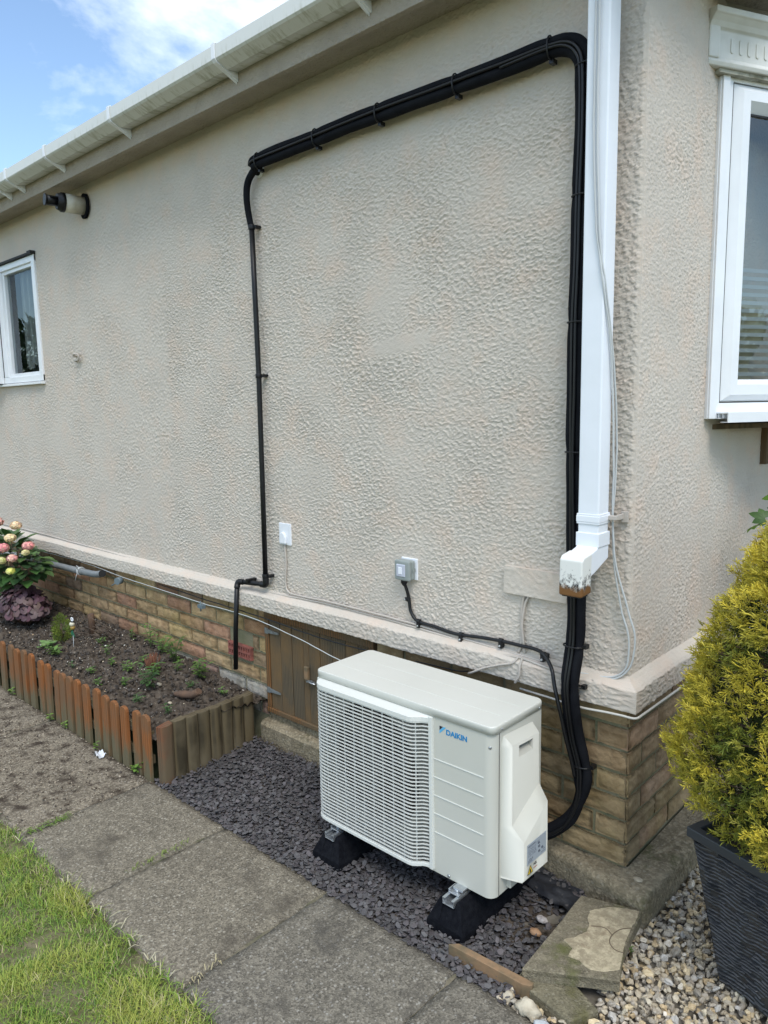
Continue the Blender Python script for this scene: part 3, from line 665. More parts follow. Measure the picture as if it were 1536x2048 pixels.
# ------------------------------------------------------------------ gutter and downpipe
def gutter():
    t = empty('gutter', (-2, -.2, 2.8), 'grimy white square gutter running along the eaves', 'gutter')
    g = MB(); prof = [(-.153, 2.868), (-.153, 2.786), (-.205, 2.779), (-.247, 2.798), (-.254, 2.805), (-.254, 2.852), (-.248, 2.856), (-.244, 2.852), (-.244, 2.806), (-.203, 2.785), (-.158, 2.790), (-.158, 2.868)]
    X = [-8+.25*i for i in range(34)]; n = len(prof)
    for x in X:
        for y, z in prof: g.v.append((x, y, z))
    for i in range(len(X)-1):
        for k in range(n): g.f.append([i*n+k, i*n+(k+1) % n, (i+1)*n+(k+1) % n, (i+1)*n+k]); g.c.append(None); g.sm.append(False)
    g.build('channel', M['gutter_m'], t)
    for x in (-6.2, -5.3, -4.5, -3.75, -3.56, -3.05, -2.37, -1.56, -.855, -.1):
        b = MB(); o = .0045; w = .011
        pr = [(-.153, 2.752), (-.162, 2.756), (-.206, 2.779-o), (-.249, 2.797-o), (-.254-o, 2.804), (-.254-o, 2.858), (-.246, 2.862), (-.246, 2.858), (-.2545, 2.855), (-.2545, 2.805), (-.247, 2.7975), (-.205, 2.7785), (-.153, 2.7855)]
        b.prism(pr, x-w, x+w, axis=0); b.prism([(-.153, 2.745), (-.1535, 2.79), (-.235, 2.788)], x-.0025, x+.0025, axis=0)
        b.build('bracket', M['upvc'], t, .001)
def gutter_mat():
    m = mat('gutter grime', (.66, .66, .62), .45); N, L, b = NT(m); g = N.new('ShaderNodeNewGeometry'); s = N.new('ShaderNodeSeparateXYZ'); L.new(g.outputs['Position'], s.inputs[0])
    # algae streaks gather on the lower front edge of the gutter
    mr = N.new('ShaderNodeMapRange'); mr.inputs['From Min'].default_value = 2.838; mr.inputs['From Max'].default_value = 2.785; L.new(s.outputs['Z'], mr.inputs['Value'])
    mp = N.new('ShaderNodeMapping'); mp.inputs['Scale'].default_value = (14, 3, 3); tc = N.new('ShaderNodeTexCoord'); L.new(tc.outputs['Object'], mp.inputs['Vector'])
    n = N.new('ShaderNodeTexNoise'); n.inputs['Scale'].default_value = 2.5; n.inputs['Detail'].default_value = 7; n.inputs['Roughness'].default_value = .7; L.new(mp.outputs[0], n.inputs['Vector'])
    a = N.new('ShaderNodeMath'); a.operation = 'MULTIPLY'; L.new(mr.outputs[0], a.inputs[0]); r = N.new('ShaderNodeValToRGB'); r.color_ramp.elements[0].position = .50; r.color_ramp.elements[1].position = .68; L.new(n.outputs['Fac'], r.inputs[0]); L.new(r.outputs[0], a.inputs[1])
    x = N.new('ShaderNodeMix'); x.data_type = 'RGBA'; L.new(a.outputs[0], x.inputs['Factor']); x.inputs['A'].default_value = (.66, .67, .64, 1); x.inputs['B'].default_value = (.34, .34, .25, 1)
    L.new(x.outputs['Result'], b.inputs['Base Color']); return m
M['gutter_m'] = gutter_mat(); gutter()
def shoe_mat():
    m = mat('dirty downpipe shoe', (.74, .74, .70), .5); N, L, b = NT(m); g = N.new('ShaderNodeNewGeometry'); s = N.new('ShaderNodeSeparateXYZ'); L.new(g.outputs['Position'], s.inputs[0])
    tc = N.new('ShaderNodeTexCoord'); n = N.new('ShaderNodeTexNoise'); n.inputs['Scale'].default_value = 90; n.inputs['Detail'].default_value = 6; n.inputs['Roughness'].default_value = .7; L.new(tc.outputs['Object'], n.inputs['Vector'])
    def band(lo, hi):
        mr = N.new('ShaderNodeMapRange'); mr.inputs['From Min'].default_value = hi; mr.inputs['From Max'].default_value = lo; L.new(s.outputs['Z'], mr.inputs['Value']); return mr.outputs[0]
    a = N.new('ShaderNodeMath'); a.operation = 'MULTIPLY_ADD'; a.inputs[1].default_value = .30; L.new(band(1.000, 1.075), a.inputs[0]); L.new(n.outputs['Fac'], a.inputs[2])
    r = N.new('ShaderNodeValToRGB'); r.color_ramp.elements[0].position = .66; r.color_ramp.elements[1].position = .82; L.new(a.outputs[0], r.inputs[0])
    x = N.new('ShaderNodeMix'); x.data_type = 'RGBA'; L.new(r.outputs[0], x.inputs['Factor']); x.inputs['A'].default_value = (.74, .74, .70, 1); x.inputs['B'].default_value = (.03, .03, .03, 1)
    a2 = N.new('ShaderNodeMath'); a2.operation = 'MULTIPLY_ADD'; a2.inputs[1].default_value = .8; L.new(band(.988, 1.022), a2.inputs[0]); n2 = N.new('ShaderNodeTexNoise'); n2.inputs['Scale'].default_value = 60; n2.inputs['Detail'].default_value = 5; L.new(tc.outputs['Object'], n2.inputs['Vector']); L.new(n2.outputs['Fac'], a2.inputs[2])
    r2 = N.new('ShaderNodeValToRGB'); r2.color_ramp.elements[0].position = .72; r2.color_ramp.elements[1].position = 1.0; L.new(a2.outputs[0], r2.inputs[0])
    y = N.new('ShaderNodeMix'); y.data_type = 'RGBA'; L.new(r2.outputs[0], y.inputs['Factor']); L.new(x.outputs['Result'], y.inputs['A']); y.inputs['B'].default_value = (.17, .075, .02, 1)
    L.new(y.outputs['Result'], b.inputs['Base Color']); return m
def downpipe():
    t = empty('downpipe', (-.085, -.07, .97), 'white square downpipe beside the corner, ending in a rusty-stained shoe', 'downpipe')
    # square pipe 62 mm, turned a little; x -.118..-.052 , y -.105..-.042
    p = MB(); p.box(-.116, -.052, -.112, -.050, 1.20, 2.80); p.build('pipe', M['pipewhite'], t, .004)
    p = MB(); p.box(-.1155, -.0525, -.1115, -.0505, 1.10, 1.20); p.build('pipe', M['pipewhite'], t, .004)
    c = MB(); c.box(-.1195, -.0485, -.1155, -.0465, 1.178, 1.196); c.box(-.1185, -.0495, -.1145, -.0475, 1.172, 1.202); c.build('clip', M['pipewhite'], t, .0015)
    c = MB(); c.box(-.0495, -.025, -.062, -.048, 1.182, 1.194); c.box(-.034, -.012, -.012, -.004, 1.170, 1.202); c.box(-.03, -.025, -.05, -.01, 1.180, 1.196); c.build('bracket', M['wirewhite'], t, .0015)
    c = MB(); c.box(-.1195, -.0485, -.1155, -.0465, 1.108, 1.148); c.build('collar', M['pipewhite'], t, .002)
    # bend and shoe: profile in the y-z plane, mouth facing down
    s = MB(); s.prism([(-.048, 1.112), (-.114, 1.112), (-.118, 1.106), (-.158, 1.096), (-.158, 1.030), (-.125, 1.040), (-.048, 1.070)], -.1170, -.0510, axis=0); s.build('bend', M['pipewhite'], t, .003)
    q = MB(); q.prism([(-.150, 1.101), (-.196, 1.094), (-.207, 1.084), (-.209, .982), (-.152, .986), (-.152, 1.022)], -.1190, -.0490, axis=0); q.build('shoe', shoe_mat(), t, .005, 3)
    q = MB(); q.prism([(-.202, .9815), (-.159, .9835), (-.159, .979), (-.202, .979)], -.112, -.056, axis=0); q.build('mouth', M['dark'], t)
downpipe()
# ------------------------------------------------------------------ pipes and cables on the wall
def wob(pts, a=.002, f=9, seed=0):
    return [Vector(p)+Vector((mn.noise(Vector((p[0]*f, p[2]*f, seed))), 0, mn.noise(Vector((p[0]*f, p[2]*f, seed+5)))))*a for p in pts]
def bundle():
    t = empty('pipe_bundle', (-.15, -.05, .5), 'thick black insulated refrigerant pipes strapped together, running from the unit up and across the wall', 'pipe')
    top = [(-1.622, .02, 2.488), (-1.628, -.028, 2.490), (-1.60, -.045, 2.497), (-1.42, -.045, 2.500), (-1.24, -.045, 2.500), (-1.08, -.045, 2.503), (-.923, -.045, 2.502), (-.76, -.045, 2.500), (-.593, -.045, 2.497), (-.42, -.045, 2.495), (-.27, -.045, 2.497), (-.205, -.045, 2.487), (-.168, -.045, 2.455), (-.156, -.045, 2.40), (-.154, -.045, 2.25), (-.158, -.045, 2.08), (-.160, -.045, 1.9), (-.164, -.045, 1.745), (-.164, -.045, 1.55), (-.164, -.045, 1.376), (-.158, -.045, 1.15), (-.151, -.045, .96), (-.150, -.045, .85), (-.150, -.055, .774), (-.151, -.075, .68), (-.149, -.07, .60), (-.147, -.045, .50), (-.128, -.035, .41), (-.124, -.035, .36)]
    lowA = [(-.140, -.04, .300), (-.185, -.06, .225), (-.25, -.10, .18), (-.32, -.14, .16)]
    lowB = [(-.118, -.035, .300), (-.150, -.05, .205), (-.22, -.09, .145), (-.32, -.13, .115)]
    A = smooth_path(top+lowA, 10); B = smooth_path(top+lowB, 10)
    def offset(P, s, d, seed):
        out = []
        for i, p in enumerate(P):
            a = P[max(0, i-1)]; b = P[min(len(P)-1, i+1)]; dr = (b-a); dr.y = 0
            if dr.length < 1e-6: dr = Vector((1, 0, 0))
            dr.normalize(); nn = Vector((-dr.z, 0, dr.x))
            w = mn.noise(Vector((i*.09, seed, 0)))*.003
            out.append(p+nn*(s+w)+Vector((0, d, 0)))
        return out
    TI = [(-1.585, 2.497), (-1.24, 2.500), (-.923, 2.502), (-.593, 2.497), (-.262, 2.497), (-.152, 2.42), (-.156, 2.083), (-.163, 1.74), (-.163, 1.37), (-.1505, .79), (-.150, .665), (-.131, .405)]
    def pinch(P, r0): return [r0*(1+.05*mn.noise(Vector((i*.13, r0*900, 0))))*(1-.16*math.exp(-(min(math.hypot(p.x-a, p.z-b) for a, b in TI)/.022)**2)) for i, p in enumerate(P)]
    o1 = MB(); o1.tube(offset(A, .0148, 0, 1), pinch(A, .0152), 14); o1.build('insulated_pipe', M['black'], t)
    o2 = MB(); o2.tube(offset(B, -.0135, .002, 2), pinch(B, .0168), 14); o2.build('insulated_pipe', M['black'], t)
    C_ = smooth_path(top+[(-.128, -.038, .300), (-.165, -.055, .21), (-.24, -.09, .155), (-.32, -.13, .13)], 6)
    o3 = MB(); o3.tube(offset(C_, .002, -.0165, 3), .0048, 8); o3.build('cable', M['blackcable'], t)
    D_ = smooth_path(top[9:]+[(-.125, -.038, .300), (-.160, -.055, .20), (-.235, -.09, .14), (-.32, -.13, .11)], 6)
    o4 = MB(); o4.tube(offset(D_, -.007, -.0170, 4), .0042, 8); o4.build('cable', M['blackcable'], t)
    ties = [(-1.585, 2.497, 0), (-1.24, 2.500, 0), (-.923, 2.502, 0), (-.593, 2.497, 0), (-.262, 2.497, 0), (-.152, 2.42, 1), (-.156, 2.083, 1), (-.163, 1.74, 1), (-.163, 1.37, 1), (-.1505, .79, 1), (-.150, .665, 1), (-.131, .405, 1)]
    for x, z, v in ties:
        m = MB(); yc = -.048 if not (.6 < z < .8) else -.062
        if z < .45: yc = -.036
        a, b = (.0300, .0185); pts = [(math.cos(2*math.pi*k/24)*a, math.sin(2*math.pi*k/24)*b) for k in range(25)]
        pl = [Vector((x, yc+q, z+p)) if not v else Vector((x+p, yc+q, z)) for p, q in pts]
        m.tube(pl, .0026, 6, cap=False)
        e = Vector((x+(.033 if v else .0), yc+.016, z-(0 if v else .033)))
        m.box(e.x-.007, e.x+.007, e.y-.010, e.y+.012, e.z-.006, e.z+.006); m.build('cable_tie', M['blackcable'], t)
    s = MB(); s.ball((-1.634, -.002, 2.484), .03, 2, jit=.04, sc=(1, .5, 1.15)); s.build('filler_foam', M['whiteplastic'], t)
bundle()
def drain():
    t = empty('condensate_pipe', (-1.66, -.03, .75), 'thin black plastic drain pipe down the wall, ending in mid air above the bed', 'pipe')
    f = MB(); P = smooth_path([(-1.612, -.03, 2.478), (-1.640, -.034, 2.465), (-1.672, -.034, 2.435), (-1.684, -.034, 2.39), (-1.682, -.032, 2.33), (-1.668, -.03, 2.262)], 8)
    f.tube(P, [.0150-.002*i/len(P) for i in range(len(P))], 12); f.build('flexible_hose', M['black'], t)
    m = MB(); m.tube([(-1.664, -.03, 2.27), (-1.660, -.03, 1.95), (-1.657, -.03, 1.652), (-1.662, -.03, 1.2), (-1.668, -.03, .76)], .0112, 12)
    m.tube([(-1.668, -.03, .742), (-1.850, -.034, .727)], .0112, 12)
    m.tube([(-1.852, -.052, .722), (-1.878, -.052, .512), (-1.893, -.052, .305)], .0112, 12)
    m.build('pipe', M['blackpipe'], t)
    for pts in ([(-1.668, -.03, .775), (-1.669, -.03, .742), (-1.70, -.031, .739)], [(-1.83, -.034, .729), (-1.852, -.044, .727), (-1.855, -.052, .70)]):
        e = MB(); e.tube(smooth_path(pts, 5), .0140, 12); e.build('elbow', M['blackpipe'], t)
    for x, z in ((-1.664, 2.258), (-1.657, 1.652), (-1.668, .780)):
        c = MB(); c.tube([(x, -.03, z-.009), (x, -.03, z+.009)], .0145, 12); c.box(x+.009, x+.028, -.030, 0, z-.006, z+.006); c.build('pipe_clip', M['blackpipe'], t, .001)
    c = MB(); c.box(-1.79, -1.772, -.05, .0, .735, .752); c.build('pipe_clip', M['blackpipe'], t, .001)
drain()
def flue():
    t = empty('boiler_flue', (-3.16, 0, 2.63), 'cream and black boiler flue poking out of the wall below the eaves', 'flue')
    c = Vector((-3.16, 0, 2.628)); d = Vector((-.16, -1, .03)).normalized()
    s = MB(); s.tube([c+d*.0, c+d*.012], .066, 20); s.v = [tuple(Vector(v)+Vector((mn.noise(Vector(v)*60)*.006, 0, mn.noise(Vector(v)*60+Vector((9, 0, 0)))*.006))) for v in s.v]; s.build('wall_seal', M['rubber'], t)
    s = MB(); s.tube([c+d*.008, c+d*.055, c+d*.056, c+d*.115], [.047, .047, .0485, .0485], 24); s.build('sleeve', M['flue'], t)
    s = MB(); s.tube([c+d*.112, c+d*.130, c+d*.131, c+d*.150], [.050, .050, .046, .040], 24); s.tube([c+d*.145, c+d*.21], .026, 20); s.tube([c+d*.205, c+d*.212], .030, 20)
    for k in range(4):
        a = k*math.pi/2+.5; n1 = Vector((0, 0, 1)); n2 = d.cross(n1); q = n1*math.cos(a)+n2*math.sin(a); s.bar(c+d*.15+q*.03, c+d*.19+q*.028, .014, .004)
    s.build('terminal', M['blackpipe'], t)
flue()
def switch():
    t = empty('isolator_switch', (-.85, -.03, .92), 'grey weatherproof isolator switch with pale window screwed to the wall', 'switch')
    x0, x1, z0, z1 = -.884, -.812, .884, .958
    b = MB(); b.box(x0+.002, x1+.006, -.008, 0, z0-.001, z1+.004); b.build('back_plate', M['whiteplastic'], t, .002)
    b = MB(); b.box(x0, x1, -.030, -.008, z0, z1); b.build('box', M['swgrey'], t, .009, 4)
    b = MB(); b.box(x0-.001, x1+.001, -.046, -.0315, z0-.001, z1+.001); b.build('lid', M['swgrey'], t, .009, 4)
    b = MB(); b.box(x0+.012, x1-.018, -.0495, -.044, z0+.014, z1-.014); b.build('switch_window', M['swclear'], t, .003)
    b = MB(); b.box(x0+.024, x1-.032, -.0515, -.049, z0+.024, z1-.024); b.build('rocker', M['whiteplastic'], t, .001)
    b = MB(); b.tube([(x1-.0005, -.019, .922), (x1+.0012, -.019, .922)], .009, 16); b.build('knockout', M['swgrey'], t)
    b = MB(); b.tube([(-.850, -.030, .886), (-.850, -.030, .872)], .0125, 8); b.tube([(-.850, -.030, .872), (-.850, -.028, .862)], [.011, .007], 10); b.build('cable_gland', M['blackpipe'], t)
    t = empty('power_cable', (-.6, -.012, .72), 'black power cable clipped along the wall from the switch to the pipes', 'cable')
    P = smooth_path([(-.850, -.028, .868), (-.847, -.016, .835), (-.842, -.012, .800), (-.836, -.012, .765), (-.812, -.012, .736), (-.775, -.012, .729), (-.72, -.012, .727), (-.66, -.012, .720), (-.605, -.012, .720), (-.52, -.012, .728), (-.44, -.012, .732), (-.37, -.014, .733), (-.305, -.018, .734), (-.262, -.035, .728), (-.222, -.060, .700), (-.206, -.072, .660), (-.192, -.078, .62), (-.178, -.078, .57), (-.165, -.070, .50), (-.152, -.058, .43), (-.142, -.050, .37)], 7)
    m = MB(); m.tube(P, .0062, 10); m.build('cable', M['blackcable'], t)
    for x, z in ((-.845, .806), (-.797, .733), (-.605, .721), (-.44, .733), (-.270, .729)):
        c = MB(); yo = -.012 if x < -.3 else -.03
        if z > .79: c.tube([(x-.001, yo, z-.006), (x-.001, yo, z+.006)], .0088, 10); c.box(x-.018, x-.006, -.014, 0, z-.006, z+.006); q = (x-.013, z)
        else: c.tube([(x-.007, yo, z), (x+.007, yo, z)], .0088, 10); c.box(x-.0065, x+.0065, yo-.008, 0, z-.024, z-.004); q = (x, z-.016)
        o = c.build('cable_clip', M['blackcable'], t, .001)
        n = MB(); n.tube([(q[0], yo-.012, q[1]), (q[0], yo-.004, q[1])], .0034, 10); n.build('nail_head', M['zinc'], o)
switch()
def small_wall_things():
    t = empty('cable_entry_cover', (-1.55, -.01, .98), 'small flat white cable entry cover above the black drain pipe elbow', 'cover')
    b = MB(); b.box(-1.589, -1.512, -.008, 0, .930, 1.024); b.build('plate', M['whiteplastic'], t, .002)
    b = MB(); b.prism([(-1.577, .936), (-1.577, .965), (-1.570, .980), (-1.556, .988), (-1.542, .980), (-1.536, .965), (-1.536, .936)], -.020, -.008, axis=1); b.build('hood', M['whiteplastic'], t, .004)
    n = MB(); X, Z = -.4265, .9005
    vs = []; nx, nz = 46, 20
    for j in range(nz+1):
        for i in range(nx+1):
            x = -.427+.228*i/nx; z = .902+.089*j/nz; vs.append((x, -.017-.0022*mn.noise(Vector((x*60, z*80, 3)))-.0014*mn.noise(Vector((x*140, z*160, 8))), z))
    n.add(vs, [(j*(nx+1)+i, j*(nx+1)+i+1, (j+1)*(nx+1)+i+1, (j+1)*(nx+1)+i) for j in range(nz) for i in range(nx)], None, True)
    n.box(-.4272, -.1985, -.0165, 0, .9015, .9915)
    tag(n.build('cover_board', M['stucco'], fix=False), 'rectangular wall plate painted over in the wall colour beside the downpipe shoe', 'plate')
    # mastic bracket on the wall near the small window
    m = MB(); m.tube([(-3.395, -.004, 1.838), (-3.40, -.02, 1.842), (-3.375, -.026, 1.850), (-3.335, -.024, 1.846), (-3.33, -.02, 1.826), (-3.345, -.02, 1.812), (-3.39, -.018, 1.812), (-3.40, -.004, 1.81)], .006, 8)
    tag(m.build('wall_hook', M['wirewhite']), 'small painted hook fixed to the wall right of the small window', 'hook')
    def cable(pts, r, name, label, m='wirewhite', w=.004, seed=1, n=6, cat='cable', group=None):
        b = MB(); b.tube(wob(smooth_path(pts, n), w, 14, seed), r, 8); return tag(b.build(name, M[m]), label, cat, group)
    Y = -.008
    cable([(-5.9, Y, .716), (-4.8, Y, .720), (-4.0, Y, .716), (-3.615, Y, .709), (-2.9, Y, .700), (-2.148, Y, .688), (-1.85, Y, .690), (-1.574, Y, .703), (-1.3, Y, .712), (-.9, Y, .708), (-.66, Y-.004, .700), (-.374, Y-.006, .690), (-.158, Y-.010, .687), (-.10, -.02, .688)], .0042, 'painted_cable', 'painted-over cable lying along the whole ledge above the brickwork', w=.003)
    cable([(-1.552, Y, .93), (-1.550, Y, .84), (-1.556, Y, .76), (-1.545, Y, .728), (-1.50, Y, .718), (-1.3, Y-.004, .724), (-1.0, Y-.004, .722), (-.70, Y, .712), (-.45, Y-.002, .702), (-.20, Y-.01, .698)], .0042, 'painted_cable', 'painted-over cable dropping from the white cable entry cover to the ledge', w=.002, seed=4)
    cable([(-.62, Y-.02, .682), (-.52, Y-.026, .680), (-.44, Y-.020, .688), (-.36, Y-.02, .698), (-.24, Y-.03, .690), (-.16, Y-.03, .682)], .0042, 'painted_cable', 'short painted cable under the black clipped cable near the pipes', w=.002, seed=6)
    cable([(-.352, Y, .902), (-.362, Y, .86), (-.364, Y, .80), (-.362, Y, .745), (-.375, Y, .706)], .0048, 'painted_cable', 'painted cable dropping straight from the painted wall plate', w=.002, seed=8)
    cable([(-.336, Y, .902), (-.350, Y-.003, .87), (-.357, Y-.006, .81), (-.355, Y-.004, .75), (-.350, Y, .71)], .0042, 'painted_cable', 'painted cable bowing out from the right of the painted wall plate', w=.002, seed=9)
    cable([(-.36, -.03, .700), (-.375, -.044, .680), (-.42, -.05, .664), (-.48, -.05, .640), (-.53, -.048, .612), (-.56, -.030, .596)], .0042, 'painted_cable', 'painted cable curling down over the band behind the unit', w=.001, seed=10)
    cable([(-.345, -.03, .700), (-.345, -.046, .675), (-.345, -.050, .645), (-.36, -.050, .617)], .0042, 'painted_cable', 'short painted cable end hanging down the band above the unit', w=.001, seed=12)
    G = [(-.096, -.122, 2.78), (-.094, -.122, 2.5), (-.082, -.121, 2.3), (-.070, -.118, 2.17)]
    for k, dx in enumerate((0, .010)):
        pts = [(-.094+dx, -.120, 2.79), (-.088+dx, -.120, 2.55), (-.088+dx, -.119, 2.25), (-.080+dx, -.119, 2.05), (-.068+dx*.6, -.117, 1.92), (-.050, -.112+.012*k, 1.80), (-.045, -.070+.012*k, 1.62), (-.043, -.05+.02*k, 1.38), (-.044, -.04, 1.17), (-.040+.006*k, -.03, 1.04), (-.022+.02*k, -.018, .92), (-.002+.020*k, -.014, .85), (.002+.016*k, -.012, .79), (-.008+.01*k, -.012, .735), (-.045, -.012, .703-.006*k), (-.11, -.014, .694), (-.16, -.02, .692)]
        cable(pts, .0030, 'telephone_cable', ['thin grey cable running down the white downpipe, inner of two, looping back under it', 'thin grey cable running down the white downpipe, outer of two, looping widest at the corner'][k], 'greycable', .002, 20+k)
    cable([(-.36, -.020, .590), (-.264, -.03, .592), (-.14, -.045, .596), (-.05, -.046, .603), (.0, -.046, .607), (.040, -.040, .607), (.046, 0, .608), (.045, .1, .606), (.045, .3, .604), (.045, .8, .606)], .0036, 'white_cable', 'white cable tucked under the band and round the house corner', 'creamcable', .001, 30)
    cable([(-4.2, -.03, .600), (-3.9, -.03, .606), (-3.4, -.03, .606), (-2.946, -.04, .590), (-2.55, -.04, .582), (-2.154, -.045, .576), (-1.95, -.045, .578), (-1.754, -.045, .575), (-1.58, -.045, .560), (-1.412, -.045, .540), (-1.26, -.045, .515), (-1.1, -.045, .495)], .0018, 'washing_line', 'pale washing line sagging along the brickwork in front of the hatch', 'greycable', .002, 33)
    cable([(-2.6, -.02, .600), (-2.2, -.03, .592), (-1.85, -.035, .590), (-1.62, -.035, .583), (-1.42, -.035, .573), (-1.2, -.035, .570), (-1.05, -.03, .572)], .0028, 'black_cable', 'thin black cable sagging across the top of the wooden hatch', 'blackcable', .003, 35)
    cable([(-.80, -.03, .585), (-.69, -.03, .590), (-.60, -.035, .597), (-.56, -.03, .604)], .0026, 'black_cable', 'thin black cable emerging behind the unit under the band', 'blackcable', .002, 37)
    b = MB(); b.tube([(-2.965, -.045, .572), (-2.955, -.075, .572)], .020, 14); b.tube([(-2.96, -.06, .572), (-2.99, -.09, .545)], .004, 6)
    tag(b.build('line_cleat', mat('grey cleat', (.13, .17, .19), .6)), 'round grey cleat holding the washing line beside the grey pipe', 'cleat')
    b = MB(); b.box(-2.17, -2.13, -.065, -.045, .555, .572); b.tube([(-2.15, -.06, .54), (-2.15, -.06, .59)], .0035, 6); tag(b.build('line_clip', bpy.data.materials['grey cleat']), 'small grey clip on the washing line left of the drain pipe', 'clip')
    t = empty('waste_pipe', (-3.6, -.05, .55), 'grey waste pipe lying along the brickwork behind the flowers', 'pipe')
    b = MB(); P = smooth_path([(-4.9, -.05, .520), (-4.3, -.05, .536), (-3.9, -.05, .545), (-3.5, -.05, .555), (-3.35, -.05, .560), (-3.28, -.05, .563), (-3.21, -.055, .573), (-3.155, -.06, .586)], 5); b.tube(P, .020, 12, cap=False); b.build('pipe', mat('grey pipe', (.17, .19, .20), .5, var=(.25, .26, .26), vscale=20), t)
    b = MB(); b.tube([(-3.157, -.060, .5855), (-3.150, -.0605, .587)], .0205, 12); b.build('open_end', M['dark'], t)
    b = MB()
    for k in range(3): b.tube([Vector((-3.46+.008*k, -.05+.024*math.cos(a), .557+.024*math.sin(a))) for a in [2*math.pi*i/14 for i in range(15)]], .0022, 5)
    b.tube([(-3.45, -.07, .57), (-3.43, -.085, .60), (-3.40, -.075, .585), (-3.36, -.08, .60)], .002, 5); b.tube([(-3.46, -.07, .55), (-3.475, -.08, .50)], .002, 5); b.build('string', M['greycable'], t)
small_wall_things()
